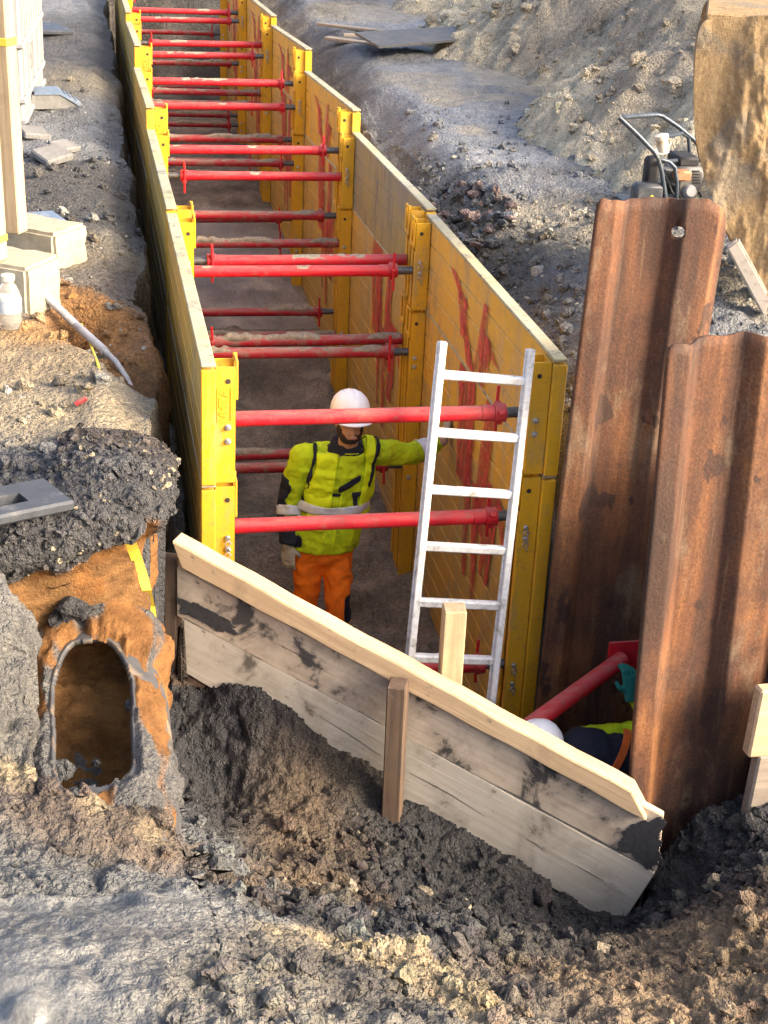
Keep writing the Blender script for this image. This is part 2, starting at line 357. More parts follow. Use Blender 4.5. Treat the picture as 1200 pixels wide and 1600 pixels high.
Mt = dict(
 yellow=m_paint('yellow_enamel', (.66, .355, .010), (.58, .31, .02), (.36, .27, .12), .66, .55, grime=.45),
 panel=m_paint('yellow_panel_paint', (.60, .335, .03), (.52, .30, .055), (.36, .295, .18), .665, .51, .55),
 panel_low=m_paint('muddy_yellow_panel', (.50, .30, .055), (.41, .28, .095), (.31, .265, .19), .69, .50, .6),
 panel_grey=m_paint('worn_grey_panel', (.22, .20, .155), (.32, .24, .08), (.15, .14, .12), .68, .52, .6),
 edge=m_paint('scuffed_panel_edge', (.36, .34, .25), (.42, .35, .18), (.14, .14, .135), .6, .52, .6, False),
 red=m_paint('red_strut_paint', (.50, .008, .018), (.43, .008, .018), (.26, .12, .09), .68, .60, .4, False, (.22, .17, .16), .45, .35),
 red_dirty=m_paint('muddy_red_strut', (.36, .010, .02), (.30, .010, .02), (.22, .15, .12), .7, .5, .5, False, dust=.8),
 graffiti=None,
 steel=m_simple('galvanised_steel', (.5, .5, .5), .38, .8, .2, 60),
 dark=m_simple('dark_recess', (.03, .025, .02), .8),
 spindle=m_simple('grey_spindle', (.12, .12, .12), .45, .6, .3, 40, dirt=(.2, .17, .13)),
 soil=m_soil(), sand=m_sand(), rust=m_rust(),
 crack=m_simple('dark_split', (.03, .024, .02), .9),
 wetmud=m_simple('wet_dark_mud', (.035, .036, .04), .6, 0, .3, 40, .5),
 mudcrust=m_simple('dried_mud', (.27, .23, .175), .95, 0, .35, 40, .6),
 wood_new=m_wood('pale_sawn_timber', (.52, .38, .235), (.38, .26, .15), MUD, .72),
 wood_board=m_wood('muddy_shuttering_board', (.50, .42, .33), (.38, .31, .235), (.03, .031, .034), .55),
 wood_clean=m_wood('scuffed_shuttering_board', (.50, .455, .38), (.40, .355, .285), (.09, .08, .065), .62),
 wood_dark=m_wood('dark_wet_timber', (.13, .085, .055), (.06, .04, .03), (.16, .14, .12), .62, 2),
 wood_post=m_wood('pale_timber_post', (.48, .355, .215), (.33, .235, .135), (.3, .24, .17), .66, 2),
 wood_grey=m_wood('weathered_plank', (.30, .25, .2), (.2, .165, .13), MUD, .6),
 alu=m_simple('painted_aluminium', (.60, .60, .59), .5, .1, .16, 34, .25, (.26, .24, .20), .53),
 concrete=m_simple('pale_concrete', (.32, .285, .205), .92, 0, .18, 22, .5, (.36, .27, .16), .6),
 blackplastic=m_simple('grey_black_plastic', (.04, .044, .052), .45, 0, .25, 18, .1, (.13, .125, .118), .57),
 bluegrey=m_simple('blue_grey_plastic', (.12, .16, .22), .45, 0, .2, 16, .1, (.3, .29, .27), .55),
 greyplastic=m_simple('pale_grey_plastic', (.24, .24, .24), .55, 0, .1, 9, .05, (.30, .28, .25), .58),
 greyslab=m_simple('grey_slab', (.17, .165, .155), .85, 0, .25, 20, .4, (.10, .095, .09), .52),
 pvc=m_simple('muddy_grey_pipe', (.36, .36, .37), .55, 0, .25, 12, .2, (.06, .055, .05), .57),
 pipe=m_simple('dark_pipe_wall', (.055, .055, .058), .6, 0, .3, 14, .3, (.24, .17, .10), .52),
 tape=m_simple('yellow_plastic_tape', (.72, .56, .06), .5, 0, .12, 12, .05, (.4, .33, .14), .62),
 glass=None,
 orange_label=m_simple('faded_label', (.40, .44, .46), .6, 0, .3, 30),
 black=m_simple('black_rubber', (.018, .018, .02), .7, 0, .3, 20, .1, (.12, .11, .1), .62),
 frame=m_simple('blue_grey_tubing', (.05, .065, .085), .4, .3, .25, 20, .1, (.28, .25, .2), .6),
 engine=m_simple('engine_metal', (.17, .165, .155), .5, .4, .35, 30, .2, (.2, .15, .1), .55),
 cream=m_simple('cream_plastic', (.62, .56, .44), .5, 0, .2, 15, .1, (.4, .22, .08), .55),
 copper=m_simple('rusty_cover', (.34, .16, .08), .65, .1, .35, 30),
 bucket=m_clay(),
 tooth=m_paint('worn_bare_steel', (.40, .36, .31), (.46, .41, .35), (.26, .2, .15), .66, .55, .6, False),
 steelplate=m_simple('rusty_road_plate', (.075, .075, .075), .6, .1, .3, 8, .2, (.13, .11, .09), .5),
 hivis=m_cloth('hi_vis_yellow_cloth', (.47, .62, .010), (.13, .14, .02), .55, 9),
 vest=m_cloth('hi_vis_vest', (.62, .78, .01), (.2, .22, .03), .63, 11, .75, .15),
 navy=m_cloth('navy_fabric', (.018, .02, .032), (.08, .075, .06), .68),
 reflect=m_simple('silver_reflective_tape', (.60, .63, .68), .35, .15, .12, 20, .1, (.35, .35, .3), .62),
 orange=m_cloth('orange_trousers', (.90, .19, .012), (.34, .13, .05), .64, 6),
 glove=m_cloth('knitted_work_glove', (.46, .41, .31), (.07, .065, .055), .52, 16),
 green_glove=m_cloth('green_coated_glove', (.02, .17, .14), (.4, .45, .42), .6, 16),
 skin=m_simple('skin', (.42, .24, .16), .55, 0, .12, 20, .1),
 beard=m_simple('dark_beard', (.035, .024, .018), .9, 0, .4, 120, .5),
 helmet=m_simple('white_helmet_shell', (.80, .80, .80), .32, 0, .04, 9, .03, (.5, .45, .38), .61),
 blue=m_simple('blue_pipe_marking', (.05, .10, .35), .6, 0, .3, 20),
)
def m_spray():
    t = NT('red_spray_paint'); w = t.world(); n = t.noise(t.world((9, 9, 2.2)), 2.2, 8, .7); f = t.noise(w, 45, 5, .7)
    t.b.inputs['Alpha'].default_value = 1
    a = t.math('MULTIPLY', t.val(n, .34, .54, 0, .9), t.val(f, .32, .5, .35, 1)); t.l(a, t.b.inputs['Alpha'])
    return t.out(t.ramp(n, [(.35, (.40, .05, .055)), (.7, (.56, .065, .06))]), .6, None, .3)
Mt['graffiti'] = m_spray()
def m_glass():
    t = NT('clear_plastic'); t.b.inputs['Transmission Weight'].default_value = .85; t.b.inputs['IOR'].default_value = 1.3
    return t.out((.9, .88, .8), .12)
Mt['glass'] = m_glass()
# ------------------------------------------------------------------ the timber wall's plane (used by the terrain too)
WL = CAM + 7.0*ray(270, 840); WR = CAM + 6.8*ray(1010, 1250)
wd = np.array([WR[0]-WL[0], WR[1]-WL[1], 0]); wd /= np.linalg.norm(wd)
wn = np.array([wd[1], -wd[0], 0]);  wn = wn if wn[1] < 0 else -wn       # towards the camera side
def onwall(px, py, off=0.): return atP(px, py, WL + wn*off, wn)
def wall_y(x): return WL[1] + (x-WL[0])*wd[1]/wd[0]

# ------------------------------------------------------------------ terrain
def tri_dist(x, y, a, b):
    a = np.asarray(a[:2]); b = np.asarray(b[:2]); d = b-a; t = np.clip(((x-a[0])*d[0]+(y-a[1])*d[1])/(d@d), 0, 1)
    return np.hypot(x-a[0]-t*d[0], y-a[1]-t*d[1])
CP = []
for px, py, z in [(0,1600,-.32),(150,1600,-.36),(300,1600,-.40),(450,1600,-.48),(600,1600,-.62),(750,1600,-.85),(900,1600,-1.05),(1050,1600,-1.12),(1200,1600,-1.1),
  (0,1450,-.50),(130,1450,-.52),(250,1430,-.56),(380,1460,-.70),(450,1440,-.86),(520,1480,-.92),(620,1490,-.98),(700,1470,-1.25),(760,1540,-1.1),(850,1480,-1.62),(950,1520,-1.62),(1050,1500,-1.55),(1150,1450,-1.5),(1200,1480,-1.4),
  (0,1300,-.66),(150,1320,-.69),(250,1350,-.74),(340,1345,-.84),(420,1370,-1.2),(500,1350,-1.62),(600,1340,-1.85),(700,1360,-2.0),(800,1420,-2.05),(600,1420,-1.5),(450,1290,-1.7),
  (1030,1420,-1.98),(1090,1330,-1.82),(1180,1340,-1.65),(1190,1250,-1.6),(1090,1250,-1.62),(1040,1300,-1.80),
  (0,1200,-.62),(60,1226,-.64),(120,1250,-.66),(200,1284,-.69),(285,1320,-.82),
  (330,1240,-1.75),(330,1180,-1.62),(400,1220,-1.68),(310,1320,-1.25),
  (0,900,-.30),(0,980,-.36),(20,1060,-.52),(10,1130,-.6)]:
    CP.append(atZ(px, py, z))
CP += [np.array(q_) for q_ in ((-1.38, -2.36, -.64), (-1.6, -2.34, -.62), (-1.2, -2.34, -.70), (-1.08, -2.40, -.80), (-1.07, -2.34, -.84), (-1.0, -2.35, -.95), (-1.38, -2.55, -.66))]
for px, py in [(300,1095),(350,1088),(420,1105),(470,1150),(520,1190),(580,1212),(620,1262),(700,1300),(800,1365),(880,1420),(955,1452),(1010,1440)]:
    CP.append(onwall(px, py, .05))
CP += [np.array(p) for p in [(-3.5,-1.2,-.25),(-3.5,-2.5,-.4),(-3.5,-4.5,-.2),(-2.6,-6,-.05),(-1.3,-6.5,0),(0,-6,-.1),(2,-5.5,-.6),(3.2,-4,-.7),(3,-2,-1.0),(2.2,-1.5,-1.35),(1.6,-1.5,-1.6)]]
CP = np.array(CP)
def _tps(r2): return np.where(r2 > 1e-9, .5*r2*np.log(np.maximum(r2, 1e-9)), 0)
_n = len(CP); _K = _tps(((CP[:, None, :2]-CP[None, :, :2])**2).sum(-1)) + np.eye(_n)*.012
_P = np.c_[np.ones(_n), CP[:, :2]]
_w = np.linalg.solve(np.block([[_K, _P], [_P.T, np.zeros((3, 3))]]), np.r_[CP[:, 2], 0, 0, 0])
def rbf(x, y):
    s = x.shape; x = x.ravel(); y = y.ravel(); out = _w[_n] + _w[_n+1]*x + _w[_n+2]*y
    for i in range(_n): out = out + _w[i]*_tps((x-CP[i, 0])**2 + (y-CP[i, 1])**2)
    return out.reshape(s)
def floor_z(y): return -2.55 + .05*np.clip(y-2, 0, 12)
def xl(y): return -1.05 + .04*np.clip(y/12, 0, 1) + .05*vnoise(y*1.3, y*0, y*0, 5) + .02*vnoise(y*5, y*0, y*0, 6)
def xr(y): return 1.05 + .16*np.clip(y/6, 0, 1) + .07*vnoise(y*1.1, y*0, y*0, 7) + .03*vnoise(y*4, y*0, y*0, 8)
BANK = [(-1.075, -.22), (-1.085, -.6), (-1.11, -.84), (-1.18, -1.0), (-1.30, -1.09), (-1.5, -1.13), (-1.72, -1.15), (-1.9, -1.17), (-2.6, -1.15)]
def bank_y(x):
    bx = np.array([p[0] for p in BANK])[::-1]; by = np.array([p[1] for p in BANK])[::-1]; return np.interp(x, bx, by)
LUMP = atZ(190, 735, -.15); G0, G1 = atZ(120, 500, -.3), atZ(240, 600, -.35)
PIPE_X, PIPE_Z, PIPE_R = -1.385, -1.0, .295
def base_h(x, y):
    g = -.22 + .05*fbm(x, y, x*0, .55, 3, 20)
    left = x < 0
    g = g + np.where(left, .13*np.exp(-(((x-LUMP[0])/.38)**2+((y-LUMP[1])/.42)**2)), 0)
    g = g - np.where(left, .20*sstep(.30, .05, tri_dist(x, y, G0, G1)), 0)
    g = g - np.where(left, .10*sstep(.5, .0, x+1.5)*0, 0)
    g = g + np.where(left & (y < .2), -.05*sstep(.2, -1.1, y), 0)
    # banks slump towards the trench
    g = g - np.where(~left, .26*sstep(.55, 0., x-xr(y)), .10*sstep(.28, 0, xl(y)-x))
    h = g
    # slot beside the panels, trench floor
    inl = sstep(-.02, .05, x-xl(y)); inr = sstep(-.02, .09, xr(y)-x)
    slot = inl*inr*(y > -1.4)*(y < 18.6)
    deep = np.where(np.abs(x) < .9, floor_z(y), np.where(left, -1.15, -.95) + .12*fbm(x, y, x*0, 2.2, 3, 31))
    h = h*(1-slot) + deep*slot
    # open pit between the box, the piles and the timber wall
    wy = wall_y(x)
    pit = (x > -.98) & (x < 1.62) & (y < -.05) & (y > np.where(x < 1.02, wy+.02, -1.30))
    h = np.where(pit, -2.5, h)
    # excavation in front
    front = np.where(x < -1.0, y < bank_y(x)+.17, np.where(x < 1.02, y < wy+.02, y < -1.30))
    f = rbf(x, y)
    ptr = sstep(-1.60, -1.55, x)*sstep(-.98, -1.05, x)*sstep(-2.32, -2.18, y + .12*(x+1.4))
    f = np.where(front, f*(1-ptr) + np.minimum(f, -1.12)*ptr, f)
    h = np.where(front, f, h)
    return h
# soil colours, plus sunlit patches painted in yellow-tan: (pixel x, pixel y, z guess, radius, colour, wetness)
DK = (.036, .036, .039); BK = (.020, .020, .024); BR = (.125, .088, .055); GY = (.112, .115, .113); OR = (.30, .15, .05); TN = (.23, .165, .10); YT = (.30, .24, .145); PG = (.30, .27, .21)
def blob(px, py, z, r, c, wet=0., k=1.):
    t_ = np.arange(2.5, 32, .02); Q = CAM[None] + t_[:, None]*ray(px, py)[None]; u_ = np.flatnonzero(Q[:, 2] < base_h(Q[:, 0], Q[:, 1]))
    p = Q[u_[0]] if len(u_) else atZ(px, py, z); return (p[0], p[1], r, c, wet, k)
BL = [blob(1100,1330,-1.8,.55,DK), blob(700,1330,-1.95,.6,DK), blob(850,1450,-1.7,.5,(.05,.048,.046)),
  blob(350,1120,-1.5,.34,BK), blob(300,1200,-1.65,.30,BK), blob(430,1140,-1.6,.26,BK), blob(330,1270,-1.6,.25,BK), blob(600,1270,-1.9,.22,DK), blob(560,1220,-1.8,.14,(.10,.08,.055)), blob(640,1400,-1.7,.35,DK), blob(780,1390,-2,.35,DK),
  blob(455,1240,-1.7,.26,BR), blob(490,1310,-1.7,.28,BR), blob(530,1390,-1.5,.25,BR),
  blob(1130,1470,-1.45,.38,TN), blob(1000,1570,-1.3,.42,TN), blob(1180,1560,-1.1,.4,TN), blob(840,1570,-1.0,.25,(.09,.08,.07)),
  blob(650,1530,-.95,.17,YT), blob(740,1590,-.9,.10,YT), blob(520,1485,-.9,.09,YT), blob(430,1470,-.75,.07,YT),  # sun patches on the foreground mound, painted in as paler soil
  blob(0,1400,-.5,.35,GY,.7), blob(20,1590,-.35,.22,GY,1.), blob(90,1560,-.35,.3,GY,.8), blob(200,1440,-.55,.3,GY,.7), blob(300,1560,-.42,.36,(.15,.14,.12),.35), blob(180,1540,-.4,.3,GY,.65), blob(320,1420,-.6,.2,GY,.55), blob(560,1570,-.6,.2,(.08,.075,.068)), blob(420,1500,-.75,.2,(.085,.075,.062)), blob(640,1450,-1.1,.25,DK), blob(900,1500,-1.5,.35,(.055,.052,.048)), blob(470,1580,-.5,.2,(.22,.2,.165),.2),
  blob(110,1265,-.64,.2,(.10,.076,.058)), blob(230,1290,-.66,.16,(.10,.076,.058)), blob(400,1380,-1.0,.16,(.09,.07,.052)), blob(330,1335,-.8,.10,GY,.1), blob(460,1420,-.9,.14,DK),
  blob(20,1205,-.58,.09,YT), blob(150,1255,-.62,.07,YT), blob(240,1295,-.66,.06,YT),  # sunlit ridge crest, its light painted into the soil colour
  blob(10,1050,-.5,.3,(.095,.093,.088),.1), blob(40,1120,-.6,.2,(.09,.087,.08)), blob(0,930,-.3,.3,(.16,.155,.145),0),
  blob(200,740,-.2,.45,(.075,.076,.08)), blob(120,790,-.28,.3,(.085,.085,.088)), blob(60,640,-.25,.3,(.26,.215,.145)), blob(20,560,-.25,.35,(.30,.23,.14)),
  blob(160,530,-.3,.22,OR), blob(120,460,-.25,.14,OR), blob(210,600,-.35,.2,OR), blob(60,530,-.2,.2,(.34,.19,.07)), blob(250,640,-.4,.15,(.25,.14,.06)),
  blob(180,440,-.22,.25,(.15,.13,.11)), blob(150,300,-.2,.8,(.085,.078,.07)), blob(120,80,-.2,2.,(.095,.093,.092)), blob(200,120,-.2,.8,(.06,.058,.056)), blob(90,400,-.2,.3,(.20,.17,.12)), blob(150,130,-.2,.7,(.19,.165,.12),0,.6)]
def soil_col(x, y, z):
    n1 = .6*fbm(x, y, z, 2.6, 4, 40); n2 = .6*fbm(x, y, z, 2.6, 4, 50)
    big = fbm(x, y, z*0, .7, 4, 60)[..., None]
    right = np.array([.165, .172, .18]) + .0*big
    c = right*(1+.35*big); 
    t = sstep(.12, .5, fbm(x, y*.6, z*0, .9, 4, 64))[..., None]; c = c*(1-t*.6) + np.array([.26, .225, .16])*t*.6
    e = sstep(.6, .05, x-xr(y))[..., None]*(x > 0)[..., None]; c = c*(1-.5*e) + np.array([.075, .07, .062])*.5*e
    wet = sstep(.18, .4, fbm(x, y*.5, z*0, .55, 3, 66))*(x > 1.4)*(y > .5)*.42
    wsum = np.full(x.shape, .03)[..., None]; acc = c*.03; wacc = wet*.03
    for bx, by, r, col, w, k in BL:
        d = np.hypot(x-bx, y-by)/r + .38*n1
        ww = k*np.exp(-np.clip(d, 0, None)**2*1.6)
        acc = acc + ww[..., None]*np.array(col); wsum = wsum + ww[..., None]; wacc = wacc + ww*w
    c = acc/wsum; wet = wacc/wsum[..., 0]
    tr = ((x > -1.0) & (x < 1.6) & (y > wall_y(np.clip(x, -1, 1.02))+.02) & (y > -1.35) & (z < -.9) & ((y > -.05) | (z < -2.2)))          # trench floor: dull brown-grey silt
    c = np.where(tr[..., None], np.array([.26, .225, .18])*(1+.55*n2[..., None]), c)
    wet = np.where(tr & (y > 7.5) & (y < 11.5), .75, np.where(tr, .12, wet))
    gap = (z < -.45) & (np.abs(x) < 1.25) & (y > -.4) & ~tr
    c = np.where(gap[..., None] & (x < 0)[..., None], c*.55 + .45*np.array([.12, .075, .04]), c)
    c = c*(1 + .18*n2[..., None])
    return np.clip(c, .008, .7), np.clip(wet, 0, 1)
def lines(*segs):
    out = []
    for a, b, s in segs: out += list(np.arange(a, b-1e-6, s))
    return np.unique(np.round(np.array(out + [segs[-1][1]]), 5))
gx = lines((-120, -40, 20), (-40, -12, 4), (-12, -5, .6), (-5, -2.3, .06), (-2.3, 1.75, .0095), (1.75, 3.2, .028), (3.2, 8, .07), (8, 14, .4), (14, 50, 4), (50, 130, 20))
gx = np.unique(np.r_[gx, np.arange(-1.13, -.95, .005), np.arange(1.0, 1.25, .009)])
gy = lines((-40, -10, 5), (-10, -5.2, .3), (-5.2, -4.4, .03), (-4.4, -.9, .0095), (-.9, -.2, .0135), (-.2, 3, .03), (3, 9, .05), (9, 19, .08), (19, 30, .5), (30, 80, 5), (80, 260, 30))
X, Y = np.meshgrid(gx, gy)
Z = base_h(X, Y)
dZx = np.gradient(Z, gx, axis=1); dZy = np.gradient(Z, gy, axis=0)
NN = np.stack([-dZx, -dZy, np.ones_like(Z)], -1); NN /= np.linalg.norm(NN, axis=-1, keepdims=True)
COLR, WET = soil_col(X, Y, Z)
near = sstep(-.05, -.45, Y)*sstep(2.4, 1.9, np.abs(X+.1))
def masked(m, fn):                                   # evaluate a costly noise only where it shows
    r = np.zeros_like(X); k = m > 0; r[k] = fn(X[k], Y[k], Z[k]); return r*m
trf = ((np.abs(X) < .86) & (Y > -.3) & (Y < 12)).astype(float)
band = ((X > -3.2) & (X < 4.5) & (Y > -5) & (Y < 10)).astype(float)
wxx = .045*fbm(X, Y, Z, 9, 2, 81); wyy = .045*fbm(X, Y, Z, 9, 2, 84)
rough = .5 + .6*sstep(-.25, .5, fbm(X, Y, Z, 1.1, 3, 70))
def clods(f, s): return lambda x, y, z: facets(x+wk[0]*.8, y+wk[1]*.8, z, f, s)
far_ = sstep(1.2, 2., X)*(Y > -.2); d = far_*(.030*fbm(X+wxx, Y*1.6, Z, 2.6, 5, 76, .62) + .018*(1-np.abs(fbm(X*.7, Y*2.4, Z, 3.2, 4, 77))*1.6)) + .030*fbm(X, Y, Z, 1.6, 3, 75) + .020*fbm(X, Y, Z, 4.5, 5, 80, .58)*rough
d = d + trf*(.07*fbm(X, Y, Z, 2.1, 4, 107) + .05*np.maximum(0, fbm(X, Y, Z, 5, 4, 108, .6)))
k_ = band > 0; wk = (wxx[k_], wyy[k_]); d = d + rough*.016*masked(band, clods(9, 90))
nearm = near*((Y < -.2) & (Y > -4.7) & (np.abs(X+.2) < 2.1)); k_ = nearm > 0; wk = (wxx[k_], wyy[k_])
c1, c2, c3 = masked(nearm, clods(6.5, 93)), masked(nearm, clods(15, 96)), masked(nearm, clods(31, 99))
dark = sstep(.075, .03, COLR.mean(-1)); tan_ = sstep(.12, .2, COLR[..., 0])
d = d + (.6+.7*rough)*(.034*c1 + (.024+.008*dark)*c2 + .011*c3) + near*.010*fbm(X, Y, Z, 24, 3, 95, .6)
pool = sstep(-.12, .22, fbm(X, Y, Z*0, 1.9, 3, 101)); WET = WET*np.where(near > 0, .25+.75*pool, 1)
slop = near*(.045*fbm(X+wxx, Y+wyy, Z, 2.6, 3, 103) + .016*(1-np.abs(fbm(X+wxx*2, Y+wyy*2, Z, 5.5, 2, 104))*1.7))
d = d - near*.045*nearm
d = d*(1-np.clip(1.15*WET, 0, .93)) + np.clip(1.3*WET, 0, 1)*sstep(1., .8, WET)*slop
# the far right mud is rutted by tracks
rut = sstep(1.6, 2.4, X)*sstep(-.2, .6, Y)*sstep(3.2, 2., Y); d = d + rut*.018*np.sin((Y*.95+X*.18)*46+3*vnoise(X*2, Y*2, Y*0, 3))
P3 = np.stack([X, Y, Z], -1) + NN*d[..., None]
ny, nx = X.shape; I = np.arange(nx*ny).reshape(ny, nx)
F = np.stack([I[:-1, :-1], I[:-1, 1:], I[1:, 1:], I[1:, :-1]], -1).reshape(-1, 4)
wetA = np.stack([WET]*3, -1).reshape(-1, 3)
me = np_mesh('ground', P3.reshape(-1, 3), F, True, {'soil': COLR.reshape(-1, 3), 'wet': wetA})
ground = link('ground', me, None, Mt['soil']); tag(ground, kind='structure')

# ------------------------------------------------------------------ sand bank under the left edge (overhanging rim)
def resample(pts, n):
    P = np.array(pts, float); s = np.r_[0, np.cumsum(np.linalg.norm(np.diff(P, axis=0), axis=1))]
    t = np.linspace(0, s[-1], n); return np.stack([np.interp(t, s, P[:, k]) for k in range(P.shape[1])], -1)
bk = resample(BANK[:-1], 170)
for _ in range(12): bk[1:-1] = .25*bk[:-2]+.5*bk[1:-1]+.25*bk[2:]
bk = bk + np.stack([.05*vnoise(bk[:, 0]*5, bk[:, 1]*5, bk[:, 0]*0, 15), .06*vnoise(bk[:, 0]*4, bk[:, 1]*4, bk[:, 0]*0+3, 16)], -1)
tg = np.gradient(bk, axis=0); tg /= np.linalg.norm(tg, axis=1, keepdims=True); nb = np.stack([tg[:, 1], -tg[:, 0]], -1)
nb *= np.sign((nb*np.array([.6, -1])).sum(1))[:, None]
vv = np.r_[np.linspace(0, .085, 40)[:-1], np.linspace(.085, 1, 120)]; Vb = []; Cb = []
top = base_h(bk[:, 0]-nb[:, 0]*.40, bk[:, 1]-nb[:, 1]*.40)
U_, V_ = np.meshgrid(np.arange(170), vv)
bx, by = bk[U_, 0], bk[U_, 1]; nxb, nyb = nb[U_, 0], nb[U_, 1]
rim = .23 + .08*vnoise(bx*4, by*4, by*0, 12) + .03*vnoise(bx*14, by*14, by*0, 13)
zj = .022*fbm(bx, by, bx*0, 6, 4, 123)*(V_ < .3)
zz = zj + (top[U_]+.02)*(1-V_) + (-1.5)*V_ + .05*np.sin(np.clip(V_/.085, 0, 1)*math.pi)*(V_ < .085) + .045*np.clip(V_/.085, 0, 1)
prof = -.42*sstep(.085, 0., V_) + .05*np.exp(-((V_-.13)/.07)**2) - .035*sstep(.16, .3, V_) + .03*sstep(.35, 1., V_)
nz = .022*fbm(bx, by, zz, 4, 5, 110) + (.028*facets(bx, by, zz, 8, 112) + .020*facets(bx, by, zz, 19, 114))*(V_ < rim) + .02*fbm(bx, by, zz*2.2, 2.2, 3, 115)
nz = nz + .04*vnoise(bx*2.2, by*2.2, zz*2.6, 117)*sstep(.1, .3, V_)
off = prof + nz + .05*vnoise(bx*5, by*5, bx*0, 121)*np.exp(-((V_-.12)/.1)**2)
Vb = np.stack([bx+nxb*off, by+nyb*off, zz], -1)
orange = np.array([.28, .13, .042]); darkc = np.array([.055, .054, .056])
k = sstep(-.02, .02, V_-rim + .03*fbm(bx, by, zz, 9, 3, 118))[..., None]
Cb = darkc*(1-k) + orange*k
kk = sstep(-.05, .4, fbm(bx, by, zz, 3.2, 5, 119))[..., None]*.7; Cb = Cb*(1-kk*k) + np.array([.20, .115, .05])*kk*k
ex = sstep(-.75, -.45, by)[..., None]; Cb = Cb*(1-.6*ex) + np.array([.07, .055, .045])*.6*ex  # shade on the bank's right-hand face, painted in as darker colour
I = np.arange(Vb.shape[0]*170).reshape(-1, 170)
F = np.stack([I[:-1, :-1], I[1:, :-1], I[1:, 1:], I[:-1, 1:]], -1).reshape(-1, 4)
bank = link('sand_bank', np_mesh('sand_bank', Vb.reshape(-1, 3), F, True, {'soil': Cb.reshape(-1, 3), 'wet': np.zeros((Vb.shape[0]*170, 3))}), None, Mt['soil']); tag(bank, kind='structure')
bank.data.materials.append(Mt['sand']); bank.data.polygons.foreach_set('material_index', (k[..., 0].ravel()[F].mean(1) > .5).astype(np.int32)); bank.data.update()
BANKV, BANKC, BANKK = Vb.reshape(-1, 3), Cb.reshape(-1, 3), ((k[..., 0] < .5) & (V_ > .0)).ravel()

# ------------------------------------------------------------------ clods and stones (nobody could count them)
def ico(sub, seed, amp):
    bm = bmesh.new(); bmesh.ops.create_icosphere(bm, subdivisions=sub, radius=1)
    V = np.array([v.co[:] for v in bm.verts]); F = np.array([[v.index for v in f.verts] for f in bm.faces]); bm.free()
    n = amp*fbm(V[:, 0], V[:, 1], V[:, 2], 1.1, 3, 200+seed) + amp*.6*(1-worley(V[:, 0], V[:, 1], V[:, 2], 1.6, 210+seed)*1.5)
    return V*(1+n)[:, None]*np.array([1, .82, .62]), F
VAR1 = [ico(2, i, .52) for i in range(9)]; VAR0 = [ico(1, i+20, .55) for i in range(9)]
def scatter(name, pts, cols, sizes, wets=None, sink=.25, mat='soil', big=.022):
    Vs, Fs, Cs = [], [], []; b = 0
    for p, c, s in zip(pts, cols, sizes):
        V, F = (VAR1 if s > big else VAR0)[RNG.integers(9)]
        q = RNG.normal(size=4); q /= np.linalg.norm(q); w, x, y, z = q
        R = np.array([[1-2*(y*y+z*z), 2*(x*y-z*w), 2*(x*z+y*w)], [2*(x*y+z*w), 1-2*(x*x+z*z), 2*(y*z-x*w)], [2*(x*z-y*w), 2*(y*z+x*w), 1-2*(x*x+y*y)]])
        v = (V @ R.T)*s*np.array([1, 1, .85]) + p + np.array([0, 0, s*(.5-sink)])
        Vs.append(v); Fs.append(F+b); b += len(V); Cs.append(np.tile(c, (len(V), 1)))
    V = np.concatenate(Vs); C = np.concatenate(Cs)
    me = np_mesh(name, V, np.concatenate(Fs), False, {'soil': C, 'wet': np.zeros_like(C)})
    o = link(name, me, None, Mt[mat]); return o
def pick(mask_w, n):
    w = mask_w.ravel(); w = w/w.sum(); return RNG.choice(w.size, n, p=w)
cell = np.gradient(gx)[None, :]*np.gradient(gy)[:, None]
flat = P3.reshape(-1, 3); cflat = COLR.reshape(-1, 3)
vis_front = (Y < -1.0) & (Y > -4.6) & (X > -2.1) & (X < 1.6) & (WET < .45) & (NN[..., 2] > .25) & ((Y < wall_y(X)-.03) | (X < -1.0) | (X > 1.02))
notpipe = ~((X > -1.78) & (X < -1.03) & (Y > -2.2))
clump = .12 + sstep(-.1, .45, fbm(X, Y, Z, 2.3, 3, 130)) 
wgt = cell*vis_front*notpipe*clump*(1.1 + 2.2*dark)*(1-WET)
ix = pick(wgt, 7600); sz = np.minimum(.0062*(RNG.pareto(1.75, 7600)+1), .040)*(.75+.5*RNG.random(7600))
cc = cflat[ix]*(.72+.5*RNG.random((7600, 1)))*(1+.12*(RNG.random((7600, 3))-.5)); 
pale = RNG.random(7600) < .025; cc[pale] = np.array([.33, .28, .20])*(.6+.6*RNG.random((pale.sum(), 1)))
tag(scatter('soil_clods', flat[ix], np.clip(cc, .01, .6), sz), 'loose dark clods and crumbs of dug soil in the pit', 'soil', kind='stuff')
lw = cell*(((X < xl(Y)-.02) & (X > -2.6) & (Y > bank_y(X)+.08) & (Y < 9)) | ((X > xr(Y)) & (X < 4.2) & (Y > -.0) & (Y < 8)))*(.25+clump)*sstep(11, 2, Y)*(1+1.6*sstep(.9, .1, X-xr(Y))*(X > 0))
ix = pick(lw, 4200); sz = np.minimum(.008*(RNG.pareto(1.8, 4200)+1), .045)
cc = cflat[ix]*(.7+.6*RNG.random((4200, 1))); pale = RNG.random(4200) < .10; cc[pale] = np.array([.40, .38, .33])*(.6+.6*RNG.random((pale.sum(), 1)))
tag(scatter('gravel_crumbs', flat[ix], np.clip(cc, .01, .6), sz), 'scattered gravel and crumbs on the grey ground beside the trench', 'gravel', kind='stuff')
ib = RNG.choice(np.flatnonzero(BANKK), 1500); sz = np.minimum(.006*(RNG.pareto(1.9, 1500)+1), .024); cc = BANKC[ib]*(.6+1.0*RNG.random((1500, 1)))
pale = RNG.random(1500) < .08; cc[pale] = np.array([.30, .25, .17])
